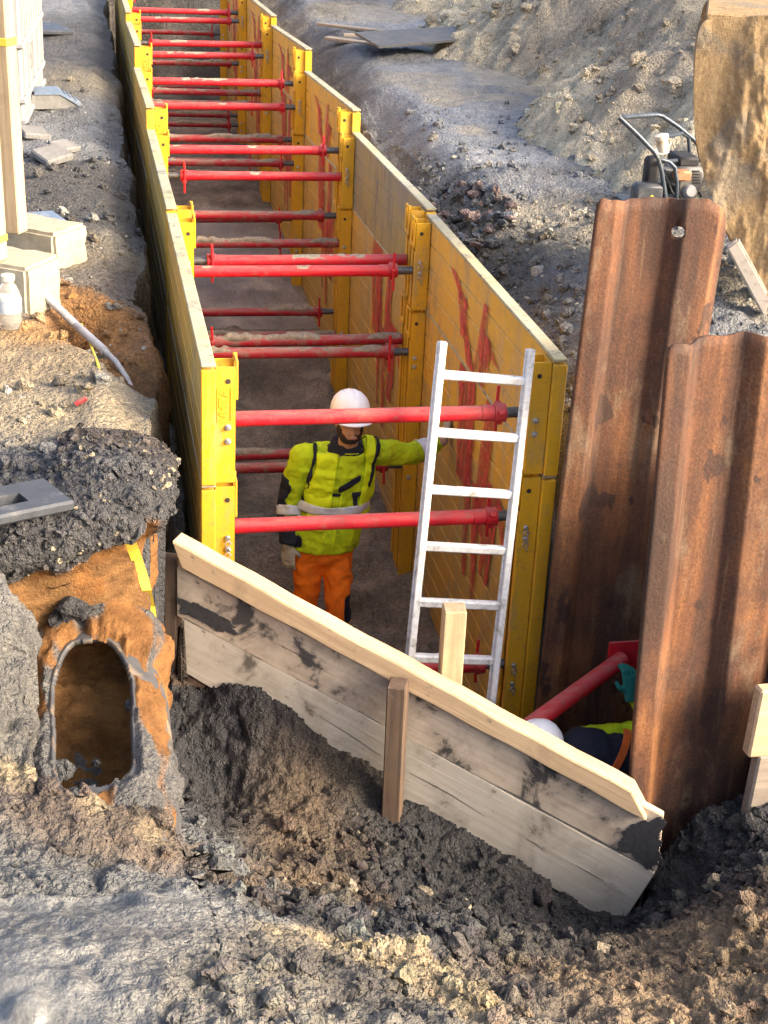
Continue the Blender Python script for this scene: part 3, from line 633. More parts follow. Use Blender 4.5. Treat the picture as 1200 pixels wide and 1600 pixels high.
tag(scatter('rim_crumbs', BANKV[ib], np.clip(cc, .01, .6), sz, sink=.45), 'stony dark crumbs along the overhanging rim of the sand bank', 'soil', kind='stuff')
# patch of dark cobbles by the right trench edge
pc = atZ(655, 325, -.25); ang = RNG.random(170)*6.28; rr_ = np.sqrt(RNG.random(170))
pp = np.stack([pc[0]+.28+rr_*np.cos(ang)*.42, pc[1]+.2+rr_*np.sin(ang)*.75, np.zeros(170)], -1); pp[:, 2] = base_h(pp[:, 0], pp[:, 1])+.03
cc = np.array([[.10, .115, .14], [.16, .12, .115], [.07, .075, .085]])[RNG.integers(3, size=170)]*(.6+.8*RNG.random((170, 1)))
tag(scatter('cobble_heap', pp, cc, .025+.035*RNG.random(170), big=.0), 'patch of dark bluish cobbles beside the yellow trench panels', 'stones', kind='stuff')
# ------------------------------------------------------------------ trench boxes
L_, XO, XI, XP = 3.0, .865, .80, .705         # bay length, outer/inner panel face, post inner face
EXT_H, BASE_H = .585, 1.93
def plank_meshes():
    d = {}
    for nm, mat in (('p', 'panel'), ('l', 'panel_low'), ('g', 'panel_grey')):
        me = MB().box((0, 0, 0), (XO-XI-.006, L_-.07, .138), .006).mesh('plank'); me.materials.append(Mt[mat]); d[nm] = me
    return d
PLK = plank_meshes()
CORE = {h: None for h in (EXT_H, BASE_H)}
for h in CORE:
    b = MB(); b.box((0, L_/2, -h/2), (XO-XI-.022, L_-.09, h-.01), .001)
    CORE[h] = b.mesh('panel'); CORE[h].materials.append(Mt['panel_low'])
def end_cap(h): return MB().box((0, 0, -h/2-.004), (XO-XI+.004, .028, h-.016), .005).mesh('end_cap')
ENDC = {h: end_cap(h) for h in CORE}
for m in ENDC.values(): m.materials.append(Mt['yellow'])
tv = MB().box((0, L_/2, 0), (XO-XI+.002, L_-.012, .016), .005).mesh('top_edge'); tv.materials.append(Mt['edge'])
def post_mesh(h):
    b = MB(); w = XI-XP-.002; hz = h-.012; t = .008; hy = .062
    b.box((0, -hy, -h/2), (w, t, hz), .002); b.box((0, hy, -h/2), (w, t, hz), .002)
    b.box((w/2-.005, 0, -h/2), (t, 2*hy-t-.001, hz), .002)
    b.box((-w/2+.005, -hy+.022, -h/2-.09), (t, .034, hz-.2), .002); b.box((-w/2+.005, hy-.022, -h/2-.09), (t, .034, hz-.2), .002)
    me = b.mesh('post'); me.materials.append(Mt['yellow']); return me
POST = {h: post_mesh(h) for h in CORE}
def catch_mesh():
    b = MB(); b.box((0, -.045, -.075), (.012, .026, .19), .003); b.box((0, .045, -.075), (.012, .026, .19), .003)
    b.box((0, 0, .012), (.012, .063, .016), .003); b.box((0, 0, -.155), (.012, .063, .028), .003); b.box((0, -.052, .01), (.02, .012, .03), .003)
    me = b.mesh('catch_bracket'); me.materials.append(Mt['yellow']); return me
CATCH = catch_mesh()
bolt = MB().lathe([(.016, 0), (.016, .004), (.011, .005)], n=14, R=rotm('X', math.pi/2)).lathe([(.0105, .004), (.0105, .016), (.008, .018)], n=6, R=rotm('X', math.pi/2)).mesh('bolt'); bolt.materials.append(Mt['steel'])
hole = MB().lathe([(.012, 0), (.012, .003), (.001, .0031)], n=14, R=rotm('X', math.pi/2)).mesh('pin_hole'); hole.materials.append(Mt['dark'])
def torus(b, c, R, r, ax, n=16, m=6):
    V = []; F = []
    for i in range(n):
        a = 2*math.pi*i/n
        for j in range(m):
            t = 2*math.pi*j/m; V.append(((R+r*math.cos(t))*math.cos(a), r*math.sin(t), (R+r*math.cos(t))*math.sin(a)))
    for i in range(n):
        for j in range(m): F.append((i*m+j, ((i+1) % n)*m+j, ((i+1) % n)*m+(j+1) % m, i*m+(j+1) % m))
    V = np.array(V) @ rotm('Z', ax).T + np.array(c); b.add(V, F)
b = MB(); b.lathe([(.013, -.02), (.013, .012), (.009, .016)], n=10, R=rotm('X', math.pi/2)); b.tube([(0, -.012, -.004), (.012, -.016, -.02), (.022, -.015, -.03)], .0025, 6)
PIN = b.mesh('locking_pin', True); PIN.materials.append(Mt['steel'])
b = MB(); torus(b, (.0, -.014, -.030), .013, .003, .3); torus(b, (.012, -.012, -.058), .010, .003, 1.2); RING = b.mesh('chain_ring', True); RING.materials.append(Mt['steel'])
LOGO = text_mesh('lettering', 'VMTA', .062, .003); LOGO.materials.append(Mt['yellow'])
b = MB(); b.box((0, -.045, 0), (.062, .004, .006), .001)
for s in (-1, 1): b.box((s*.032, 0, 0), (.004, .004, .17), .001)
b = MB(); b.box((0, 0, .083), (.066, .006, .005), .001).box((0, 0, -.083), (.066, .006, .005), .001).box((-.031, 0, 0), (.005, .006, .161), .001).box((.031, 0, 0), (.005, .006, .161), .001)
LFRAME = b.mesh('name_plate'); LFRAME.materials.append(Mt['yellow'])

def strut_mesh(dirty):
    me = MB().tube([(x, 0, 0) for x in np.linspace(-XP+.11, XP-.005, 6)], .0365, 22).mesh('strut', True)
    me.materials.append(Mt['red_dirty' if dirty else 'red']); return me
STRUT = {0: strut_mesh(0), 1: strut_mesh(1)}
sl = MB().tube([(-XP+.0, 0, 0), (-XP+.12, 0, 0)], .026, 16).mesh('spindle', True); sl.materials.append(Mt['spindle'])
def collar_mesh(d):
    b = MB(); b.lathe([(.040, -.03), (.046, -.028), (.046, .028), (.040, .03)], n=20, R=rotm('Y', math.pi/2))
    for k in range(3): a = k*2.094+.4; b.box((0, .050*math.cos(a), .050*math.sin(a)), (.034, .022, .026), .004, rotm('X', a))
    b.tube([(.02, 0, 0), (.09, 0, 0)], .0395, 20)
    me = b.mesh('collar', True); me.materials.append(Mt['red_dirty' if d else 'red']); return me
COLLAR = {0: collar_mesh(0), 1: collar_mesh(1)}
hd = MB().tube([(0, -.047, -.13), (.003, -.049, 0), (-.002, -.05, .12)], .0085, 8).mesh('turning_bar', True); hd.materials.append(Mt['red'])
def crust_mesh(seed, amt):
    xs = np.linspace(-XP+.18, XP-.02, 110); th = np.linspace(-1.25, 1.25, 13); X2, T2 = np.meshgrid(xs, th, indexing='ij')
    a = sstep(-.25, .35, vnoise(X2*3.2, T2*0, T2*0, seed)+amt) * sstep(1.25, .8, np.abs(T2) + .25*vnoise(X2*14, T2*2, T2*0, seed+1))
    r = .0362 + a*(.006+.014*sstep(-.2, .6, vnoise(X2*5, T2*0, T2*0, seed+2)) + .010*fbm(X2, T2*.06, T2*0, 26, 3, seed+3)) - .0022*(1-a)
    V = np.stack([X2, r*np.sin(T2), r*np.cos(T2)], -1).reshape(-1, 3); I = np.arange(V.shape[0]).reshape(110, 13)
    F = np.stack([I[:-1, :-1], I[1:, :-1], I[1:, 1:], I[:-1, 1:]], -1).reshape(-1, 4)
    me = np_mesh('mud_crust', V, F, True); me.materials.append(Mt['mudcrust']); return me
CRUST = {1: [crust_mesh(300+9*i, .25) for i in range(4)], 0: [crust_mesh(360+9*i, -.85) for i in range(4)]}

def graffiti(panel, strokes, sx):
    """flat spray marks on the inner panel face; strokes in (y, z) of the bay, width w"""
    b = MB()
    for si, (y0, z0, y1, z1, w0, w1) in enumerate(strokes):
        n = 7; P = []; xx = sx*(XI-.0042-.0007*si)
        for i in range(n):
            t = i/(n-1); y = y0+(y1-y0)*t; z = z0+(z1-z0)*t; w = w0+(w1-w0)*t
            P.append((xx, y-w/2*(1+.12*random.uniform(-1, 1)), z)); P.append((xx, y+w/2*(1+.12*random.uniform(-1, 1)), z))
        b.add(P, [(2*i, 2*i+1, 2*i+3, 2*i+2) for i in range(n-1)])
    o = b.build('spray_paint_mark', Mt['graffiti'], panel); return o
GA = [(2.15, -.12, 1.80, -.24, .22, .34), (1.86, -.20, 1.78, -.44, .30, .24), (1.80, -.36, 1.56, -.56, .20, .26), (1.30, -.10, 1.44, -.52, .15, .20), (1.30, -.26, 1.02, -.36, .16, .30), (1.18, -.26, 1.30, -.57, .2, .18)]
GB = [(1.62, .0, 1.56, -.68, .42, .36), (1.46, -.3, 1.40, -1.2, .20, .08), (1.06, .0, 1.16, -.80, .20, .24), (.86, -.42, .96, -1.02, .34, .2), (.76, -.44, .58, -.66, .18, .08), (1.24, -.55, 1.14, -1.3, .2, .08)]

def make_tier(k, tier, org, rx, label):
    h = EXT_H if tier == 'ext' else BASE_H
    t = empty('trench_shield_extension' if tier == 'ext' else 'trench_shield', org, (rx, 0, 0), label, 'trench shield',
              'upper trench shields' if tier == 'ext' else 'lower trench shields')
    rnd = random.Random(k*7+(0 if tier == 'ext' else 3))
    npl = int(round(h/.1445)); ph = h/npl
    for sx in (-1, 1):
        cx = sx*(XO+XI)/2
        pn = link('panel', CORE[h], t, loc=(cx, 0, 0))
        for i in range(npl):
            key = 'p' if tier == 'ext' else ('l' if i > 2 or k > 0 else 'p')
            if tier == 'ext' and k == 1 and sx > 0: key = 'g'
            if tier == 'ext' and k == 0 and i == npl-1: key = 'p'
            o = link('plank', PLK[key], pn, loc=(rnd.uniform(-.0012, .0012), L_/2, -(i+.5)*ph)); o.scale = (1, 1, (ph-.0055)/.138)
        link('top_edge', tv, pn, loc=(0, 0, .0095)); link('end_cap', ENDC[h], pn, loc=(0, .018, 0)); link('end_cap', ENDC[h], pn, loc=(0, L_-.018, 0))
        g = None
        if sx > 0:
            if tier == 'ext': S = [(a+rnd.uniform(-.03, .03), b_, c+rnd.uniform(-.03, .03), d_, e*.75, f*.75) for a, b_, c, d_, e, f in GA]
            else: S = GB
            if not (tier == 'ext' and k == 1): g = graffiti(t, S, 1)
        for yp, end in ((.10, 0), (L_-.10, 1)):
            if sx > 0: po = link('post', POST[h], t, loc=(sx*(XI+XP)/2-.0005, yp, 0))
            else: po = link('post', POST[h], t, loc=(sx*(XI+XP)/2+.0005, yp, 0), rot=(0, 0, math.pi))
            loc = (lambda x, y, z: (x, y, z)) if sx > 0 else (lambda x, y, z: (-x, -y, z))
            r180 = (0, 0, 0) if sx > 0 else (0, 0, math.pi)
            link('catch_bracket', CATCH, po, loc=((-(XI-XP)/2-.006) if True else 0, 0, 0))
            fy = -.0665                                                   # world -Y face, expressed in the post's frame
            def face(me, nm, x, z, par=po):
                if sx > 0: o = link(nm, me, par, loc=(x, fy, z))
                else: o = link(nm, me, par, loc=(-x, -fy, z), rot=(0, 0, math.pi))
                return o
            xx = -.012 if sx > 0 else .012
            face(hole, 'pin_hole', xx, -.075)
            zs = (-.30, -.37) if tier == 'ext' else (-.31, -.37)
            pins = (tier != 'ext') == (end == 0)
            if k == 0 and end == 0: pins = tier != 'ext'
            for q, z in enumerate(zs):
                if pins:
                    pi_ = face(PIN, 'locking_pin', xx, z+.04); link('chain_ring', RING, pi_)
                else: face(bolt, 'bolt', xx, z)
            if tier != 'ext':
                for z in (-1.05, -1.16): 
                    if k == 0 and end == 0: pi_ = face(PIN, 'locking_pin', xx, z); link('chain_ring', RING, pi_)
                    else: face(bolt, 'bolt', xx, z)
            if tier == 'ext' and sx < 0 and end == 0:
                np_ = face(LFRAME, 'name_plate', -.006, -.19)
                lt = link('lettering', LOGO, np_, loc=(0, -.001, 0), rot=(math.pi/2, -math.pi/2, 0)); lt.scale = (.95, 1, 1)
    zl = (-.335,) if tier == 'ext' else (-.285, -1.09)
    for q, z in enumerate(zl):
        for yp, end in ((.10, 0), (L_-.10, 1)):
            dirty = 0 if tier == 'ext' or (k == 0 and end == 0) else 1
            flip = {(0, 0): 1, (0, 1): 1, (1, 0): 0, (1, 1): 0, (2, 0): 1, (2, 1): 1, (3, 0): 1}.get((k, end), rnd.random() < .5)
            s = link('strut', STRUT[dirty], t, loc=(0, yp, z + rnd.uniform(-.012, .012) + (.048 if k == 0 and end == 0 and q == 0 else 0)), rot=(rnd.uniform(-.3, .3), rnd.uniform(-.008, .008), math.pi if flip else 0))
            s.rotation_euler[0] = 0
            link('spindle', sl, s); link('collar', COLLAR[dirty], s, loc=(-XP+.13, 0, 0), rot=(rnd.uniform(-.4, .4), 0, 0))
            if rnd.random() < .75 or k == 0: link('turning_bar', hd, s, loc=(-XP+.13, 0, 0), rot=(math.pi if flip and not (k == 0 and end == 0) else 0, 0, 0))
            link('mud_crust', CRUST[dirty][rnd.randrange(4)], s)
ORD = ['first', 'second', 'third', 'fourth', 'fifth', 'sixth']
BAYZ = [(0, -.045), (-.01, -.11), (.07, -.10), (.115, -.06), (.05, -.06), (.04, -.06)]
BAYX = [0, .0, .0, .012, .015, .02]
for k in range(6):
    z0, z1 = BAYZ[k]; rx = math.atan2(z1-z0, L_)
    make_tier(k, 'ext', (BAYX[k], k*L_, z0), rx, f'yellow upper trench shield with red struts, {ORD[k]} along the trench from the ladder')
    make_tier(k, 'base', (BAYX[k], k*L_, z0-EXT_H-.012), rx, f'muddy yellow lower trench shield with red struts, {ORD[k]} along the trench from the ladder')

# ------------------------------------------------------------------ sheet piles
PROF = [(0, .018), (.004, .004), (.012, 0), (.092, 0), (.100, .003), (.160, .060), (.168, .064), (.35, .064), (.358, .060), (.418, .003), (.426, 0), (.57, 0), (.578, .003), (.635, .05), (.640, .06)]
def pile(name, top_fn, zb, label, hole_at=None):
    PR = resample(PROF, 150); nz = 60; V = []
    for j in range(nz):
        for (x, y) in PR:
            zt = top_fn(x); z = zt + (zb-zt)*(j/(nz-1))**1.0
            V.append((x + .004*math.sin(z*2.1+1), y + .004*math.sin(z*3.1+x*5), z))
    I = np.arange(nz*150).reshape(nz, 150); F = np.stack([I[:-1, :-1], I[1:, :-1], I[1:, 1:], I[:-1, 1:]], -1).reshape(-1, 4)
    me = np_mesh(name, V, F, True); o = link(name, me, None, Mt['rust'])
    so = o.modifiers.new('s', 'SOLIDIFY'); so.thickness = .011; so.offset = -1
    if hole_at is not None:
        c = link('cutter', MB().lathe([(.026, -.3), (.026, .3)], c=(hole_at[0], .03, hole_at[1]), n=20, R=rotm('X', math.pi/2)).mesh('cutter'))
        bo = o.modifiers.new('b', 'BOOLEAN'); bo.operation = 'DIFFERENCE'; bo.object = c; bo.solver = 'EXACT'
        me2 = apply_mods(o, name); bpy.data.objects.remove(c)
    else: me2 = apply_mods(o, name)
    me2.materials.clear(); me2.materials.append(Mt['rust'])
    o = link(name, me2); return tag(o, label, 'sheet pile', 'sheet piles')
P1a, P1b = atY(932, 318, -.22), atY(836, 1110, -.22)
t1 = lambda x: .02 - .010*math.sin(x*9)+ .004*math.sin(x*31) + .003*math.sin(x*77) - .02*max(0, 1-x/.02) - .10*max(0, (x-.50)/.14)**2 - .07*max(0, (x-.585)/.055)**2
p1 = pile('sheet_pile', t1, -3.6, 'tall rusty steel sheet pile with a round hole, touching the yellow trench shield', (.405, -.125))
p1.location = P1a; p1.rotation_euler = (0, math.atan2(P1a[0]-P1b[0], P1a[2]-P1b[2])*.9, -.02)
P2a, P2b = atY(1043, 540, -1.24), atY(985, 1215, -1.24)
t2 = lambda x: -.004*math.sin(x*12)+ .005*math.sin(x*40) - .012*sstep(.03, 0, np.float64(x))
p2 = pile('sheet_pile', t2, -3.0, 'shorter rusty steel sheet pile standing at the end of the timber wall')
p2.location = P2a; p2.rotation_euler = (0, math.atan2(P2a[0]-P2b[0], P2a[2]-P2b[2]), .06)
# weld scar / lump on the second pile's corner
# ------------------------------------------------------------------ red brace between the wall side and pile
e1 = atY(972, 1030, -.34); e0 = atY(836, 1128, -.72)
ax = (e1-e0)/np.linalg.norm(e1-e0)
br = empty('pit_brace', e1, (0, 0, 0), 'short red tubular brace with a square end plate against the tall sheet pile', 'brace')
e00 = e0 - ax*.22
b = MB().tube([e00-e1, (0, 0, 0)], .043, 22); b.build('tube', Mt['red'], br, True)
R_ = np.array(Vector(-ax).to_track_quat('Z', 'Y').to_matrix())
MB().box((0, 0, 0), (.17, .17, .014), .003, rotm('Z', .12)).build('end_plate', Mt['red'], br, loc=(.02, .03, 0), rot=(math.pi/2, .1, .0))
b = MB().box((e00-e1), (.16, .16, .014), .003, R_); b.build('end_plate', Mt['red'], br)

# ------------------------------------------------------------------ timber wall
nb_ = -wn
wall = empty('timber_wall', WL, label='sloping shuttering wall of wide muddy boards closing off the trench pit', cat='timber wall')
def board(corners, off, thick, mat, parent, base, name='board'):
    """corners are pixels in the plane 'off' in front of the wall plane"""
    q = [onwall(px, py, off)-base for px, py in corners]
    org = q[0].copy(); e = q[1]-q[0]; ln = np.linalg.norm(e); e /= ln; u = np.cross(nb_, e); R = Matrix((tuple(e), tuple(nb_), tuple(u))).transposed()
    # local frame: x along the board, y into the wall, so that the grain follows it
    loc = [np.array([np.dot(p-org, e), np.dot(p-org, nb_), np.dot(p-org, u)]) for p in q]
    n = 24; V = []
    top = [loc[0]+(loc[1]-loc[0])*i/n for i in range(n+1)]; bot = [loc[3]+(loc[2]-loc[3])*i/n for i in range(n+1)]
    for i in range(n+1):
        w = .0025*math.sin(i*1.7+px*.1)+.002*math.sin(i*.6)
        for p, s in ((top[i], -1), (bot[i], 1)):
            V.append(p+np.array([0, 0, w*s]))
            V.append(p+np.array([0, thick, w*s]))
    F = []
    for i in range(n):
        a = 4*i; c = 4*(i+1)
        F += [(a, c, c+2, a+2), (a+1, a+3, c+3, c+1), (a, a+1, c+1, c), (a+2, c+2, c+3, a+3)]
    F += [(0, 2, 3, 1), (4*n, 4*n+1, 4*n+3, 4*n+2)]
    b = MB(); b.add(V, F); me = b.mesh(name)
    bm = bmesh.new(); bm.from_mesh(me); ed = [e_ for e_ in bm.edges if len(e_.link_faces) == 2 and e_.calc_face_angle(0) > 1]
    bmesh.ops.bevel(bm, geom=ed, offset=.004, segments=2, affect='EDGES'); bm.to_mesh(me); bm.free()
    o = link(name, me, parent, Mt[mat]); o.matrix_local = Matrix.Translation(org) @ R.to_4x4(); return o
board([(276,887),(1036,1276),(1026,1362),(276,962)], 0, .045, 'wood_board', wall, WL)
board([(286,963),(1023,1365),(968,1450),(291,1052)], 0, .045, 'wood_clean', wall, WL)
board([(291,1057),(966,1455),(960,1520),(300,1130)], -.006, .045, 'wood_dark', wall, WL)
def smear(px_poly, off, parent, base, mat):
    q = [onwall(a, c, off)-base for a, c in px_poly]; cen0 = np.mean(q, 0); n = 160
    P = resample(np.array([tuple(v) for v in q+[q[0]]]), n+1)[:-1]; th = np.arange(n)/n*6.283
    j = 1 + .16*fbm(np.cos(th), np.sin(th), th*0, 3.1, 4, 7+int(px_poly[0][0]), .7)
    front = [cen0+(P[i]-cen0)*j[i]+wn*.004 for i in range(n)]
    b = MB(); b.prism(front, -wn*.006); return b.build('mud_smear', Mt[mat], parent)
smear([(972,1300),(990,1288),(1022,1282),(1034,1282),(1027,1352),(1010,1354),(985,1338),(962,1332)], .001, wall, WL, 'wetmud')
for P_ in ([(640,1208),(670,1224),(705,1243),(758,1276)], [(500,1120),(545,1148),(595,1181)], [(822,1311),(838,1320),(852,1331)], [(900,1352),(925,1367),(948,1380)], [(430,930+74),(470,1026),(520,1056)]):
    q = [onwall(a, c, .001)-WL for a, c in P_]; n_ = len(q); up_ = [q_+np.array([0, 0, (.0035 if 0 < i < n_-1 else .0006)]) for i, q_ in enumerate(q)]
    MB().prism(q+up_[::-1], -wn*.0008).build('split', Mt['crack'], wall)
smear([(278,935),(300,940),(360,972),(375,990),(340,988),(300,962),(280,958)], .001, wall, WL, 'wetmud')
cap = board([(268,846),(986,1238),(1010,1283),(284,887)], .035, .105, 'wood_new', wall, WL, 'capping_beam')
# posts
def post_at(name, top_px, bot_px, off, w, dpt, mat, label, rz, extra=.5, tilt=0):
    a = onwall(*top_px, off); b_ = onwall(*bot_px, off); base = np.array([b_[0], b_[1], b_[2]-extra]); hgt = a[2]-base[2]
    mb = MB().box((0, 0, hgt/2), (w, dpt, hgt), .006)
    o = mb.build(name, Mt[mat]); o.location = base; o.rotation_euler = (0, math.atan2(a[0]-b_[0], a[2]-b_[2])*.6, rz); 
    return tag(o, label, 'post', 'timber posts of the pit')
wa = math.atan2(wd[1], wd[0])
post_at('timber_post', (622,1066), (615,1265), .10, .085, .10, 'wood_dark', 'dark wet timber post driven in front of the muddy board wall', wa+.12)
post_at('timber_post', (712,948), (705,1062), -.14, .10, .10, 'wood_post', 'pale square timber post standing behind the capping beam by the ladder', wa-.22+.6, 1.1)
post_at('timber_post', (262,868), (268,1090), -.05, .10, .08, 'wood_dark', 'dark timber upright in the corner of the sand bank at the wall end', wa+.1, .6)

# ------------------------------------------------------------------ ladder
LA, LB = atY(691, 533, .045), atY(641, 1020, -.36); LC, LD = atY(829, 545, .045), atY(768, 1090, -.41)
ul = (LB-LA)/np.linalg.norm(LB-LA); ur = (LD-LC)/np.linalg.norm(LD-LC)
lenl = (LA[2]+2.47)/-ul[2]; 
lad = empty('ladder', (LA+ul*lenl), label='paint-spattered aluminium ladder leaning against the red struts at the trench end', cat='ladder')
ob = LA+ul*lenl
acr = (LC-LA)/np.linalg.norm(LC-LA); fwd = np.cross(acr, ul); fwd /= np.linalg.norm(fwd)
for A, u in ((LA, ul), (LC, ur)):
    Rm = np.stack([acr, fwd, -u], 1); ln = (A[2]+2.47)/-u[2]
    b = MB(); b.box(A+u*ln/2-ob, (.034, .060, ln), .005, Rm); b.box(A+u*ln/2-ob-fwd*.0, (.050, .010, ln-.01), .003, Rm)
    o = b.build('rail', Mt['alu'], lad); 
    b = MB().box(A+u*(ln-.02)-ob, (.052, .07, .05), .008, Rm); b.build('rubber_foot', Mt['black'], o)
for i in range(9):
    s = .155+i*.272
    a = LA+ul*s; c = LC+ur*s; m_ = (a+c)/2; e = c-a; ln = np.linalg.norm(e)-.018
    Rm = np.stack([e/np.linalg.norm(e), fwd, -ul], 1)
    if m_[2] < -2.4: break
    b = MB().box(m_-ob, (ln, .040, .040), .007, Rm @ rotm('X', .25)); b.build('rung', Mt['alu'], lad)
# ------------------------------------------------------------------ rays onto the terrain, to stand things on it
from mathutils.bvhtree import BVHTree
_bv = [BVHTree.FromPolygons([tuple(v.co) for v in o.data.vertices], [tuple(p.vertices) for p in o.data.polygons]) for o in (bank,)]
def gz(x, y):
    i = np.clip(np.searchsorted(gx, x), 1, nx-1); j = np.clip(np.searchsorted(gy, y), 1, ny-1)
    return float(P3[j, i, 2])
def hit(px, py):                                     # where a pixel's ray meets the ground
    d = ray(px, py); t = 3.0
    while t < 60:
        p = CAM + d*t
        if p[2] < gz(p[0], p[1]): break
        t += .02
    return CAM + d*t
def cut(o, c, name):
    bo = o.modifiers.new('b', 'BOOLEAN'); bo.operation = 'DIFFERENCE'; bo.object = c; bo.solver = 'EXACT'
    me = apply_mods(o, name); bpy.data.objects.remove(c); return me

# ------------------------------------------------------------------ spoil heap
hx = np.arange(2.0, 12.5, .05); hy = np.arange(2.6, 20, .06); HX, HY = np.meshgrid(hx, hy)
axd = tri_dist(HX, HY, (7.7, 6.2), (8.4, 17)); wob = .55*fbm(HX, HY, HX*0, .45, 3, 400)
HZ = -.42 + (5.15 + wob - axd)*.70; HZ = np.minimum(HZ, 3.6+.3*wob)
HZ = HZ + .035*fbm(HX, HY, HX*0, 5, 4, 415, .65) + .10*fbm(HX, HY, HX*0, 1.3, 4, 410) + .08*facets(HX, HY, HZ, 2.6, 420) + .06*facets(HX, HY, HZ, 6.5, 423) + .03*fbm(HX, HY, HZ, 9, 3, 425)
t = sstep(.0, .5, fbm(HX-HY*.5, HY*.35, HX*0, .8, 4, 430))[..., None]
HC = np.array([.50, .435, .31])*(1-t) + np.array([.33, .285, .215])*t; HC = HC*(1+.25*fbm(HX, HY, HZ, 3, 3, 433)[..., None])
I = np.arange(HX.size).reshape(HX.shape); F = np.stack([I[:-1, :-1], I[:-1, 1:], I[1:, 1:], I[1:, :-1]], -1).reshape(-1, 4)
F = F[(HZ.ravel()[F] > -.36).any(1)]
heap = link('spoil_heap', np_mesh('spoil_heap', np.stack([HX, HY, HZ], -1).reshape(-1, 3), F, True, {'soil': np.clip(HC, .02, .6).reshape(-1, 3), 'wet': np.zeros((HX.size, 3))}), None, Mt['soil']); tag(heap, kind='structure')
hm = (HZ > -.25) & (HX < 9) & (HY < 15); ix = RNG.choice(np.flatnonzero(hm.ravel()), 3600)
sz = np.minimum(.016*(RNG.pareto(1.9, 3600)+1), .075); cc = HC.reshape(-1, 3)[ix]*(.75+.6*RNG.random((3600, 1)))
hp = np.stack([HX, HY, HZ], -1).reshape(-1, 3)[ix]
tag(scatter('clay_lumps', hp, np.clip(cc, .02, .6), sz, sink=.45, big=.06), 'pale clay lumps lying over the spoil heap', 'clay', kind='stuff')

# ------------------------------------------------------------------ big pipe with its crown broken open
ppx = empty('buried_pipe', (PIPE_X, -1.6, PIPE_Z), label='wide dark buried pipe with its crown broken open, running out of the sand bank', cat='pipe')
th = np.linspace(0, 2*math.pi, 361); yy = np.linspace(-.88, .72, 281)
T_, Y_ = np.meshgrid(th, yy)
def hole_f(T, Yv): return ((Yv+.10)/.52)**2 + ((((T+math.pi) % (2*math.pi))-math.pi+.02)/(.56+.03*np.sin(Yv*9)))**4 + .07*fbm(Yv, T, T*0, 4, 2, 440)
ex_ = hole_f(T_, Y_)
V = np.stack([PIPE_R*np.sin(T_), Y_, PIPE_R*np.cos(T_)], -1).reshape(-1, 3)
I = np.arange(V.shape[0]).reshape(T_.shape); F = np.stack([I[:-1, :-1], I[:-1, 1:], I[1:, 1:], I[1:, :-1]], -1).reshape(-1, 4)
F = F[~((ex_.ravel()[F] < 1).all(1))]
o = link('pipe_wall', np_mesh('pipe_wall', V, F, True), None, Mt['pipe'])
bm = bmesh.new(); bm.from_mesh(o.data); bmesh.ops.remove_doubles(bm, verts=bm.verts, dist=.0005); bmesh.ops.recalc_face_normals(bm, faces=bm.faces); bm.to_mesh(o.data); bm.free()
so = o.modifiers.new('s', 'SOLIDIFY'); so.thickness = .022; so.offset = -1
me = apply_mods(o, 'pipe_wall'); link('pipe_wall', me, ppx)
# mud plastered over the right flank and the shoulder above the hole
T2 = np.linspace(-1.3, 1.9, 170); Y2 = np.linspace(-.82, .66, 130); TT, YY = np.meshgrid(T2, Y2)
hf = hole_f(TT, YY); nearb = sstep(.22, .50, YY + .10*fbm(TT, YY, TT*0, 3, 3, 449))
cov = sstep(-.30, .18, fbm(YY, TT*.5, TT*0, 3.2, 4, 450) + .42 - 1.5*sstep(.8, 1.35, TT) + .5*sstep(.2, -.6, YY))
cov = np.maximum(cov, nearb*sstep(1.55, .95, TT + .25*fbm(YY, TT, TT*0, 4, 3, 446)))*sstep(-.82, -.66, YY)*sstep(1.85, 1.5, TT)*sstep(1.02, 1.35, hf + .15*fbm(YY, TT, TT*0, 8, 3, 447))
r = PIPE_R - .006 + cov*(.022 + .050*nearb + .014*fbm(YY, TT*.4, TT*0, 6, 4, 452) + .014*facets(YY, TT*.3, TT*0, 16, 455)*(1-nearb))
V = np.stack([r*np.sin(TT), YY, r*np.cos(TT)], -1).reshape(-1, 3); I = np.arange(V.shape[0]).reshape(TT.shape)
F = np.stack([I[:-1, :-1], I[:-1, 1:], I[1:, 1:], I[1:, :-1]], -1).reshape(-1, 4); F = F[(cov.ravel()[F] > .02).any(1)]
o_ = sstep(.2, .5, fbm(YY, TT, TT*0, 2.4, 3, 458) + .8*sstep(-.1, .4, YY))[..., None]
C = np.array([.10, .098, .095])*(1-o_) + np.array([.25, .12, .042])*o_
mc = link('mud_crust', np_mesh('mud_crust', V, F, True, {'soil': C.reshape(-1, 3), 'wet': np.zeros_like(V)}), ppx, Mt['soil'])
mc.data.materials.append(Mt['sand']); mc.data.polygons.foreach_set('material_index', (o_[..., 0].ravel()[F].mean(1) > .5).astype(np.int32)); mc.data.update()
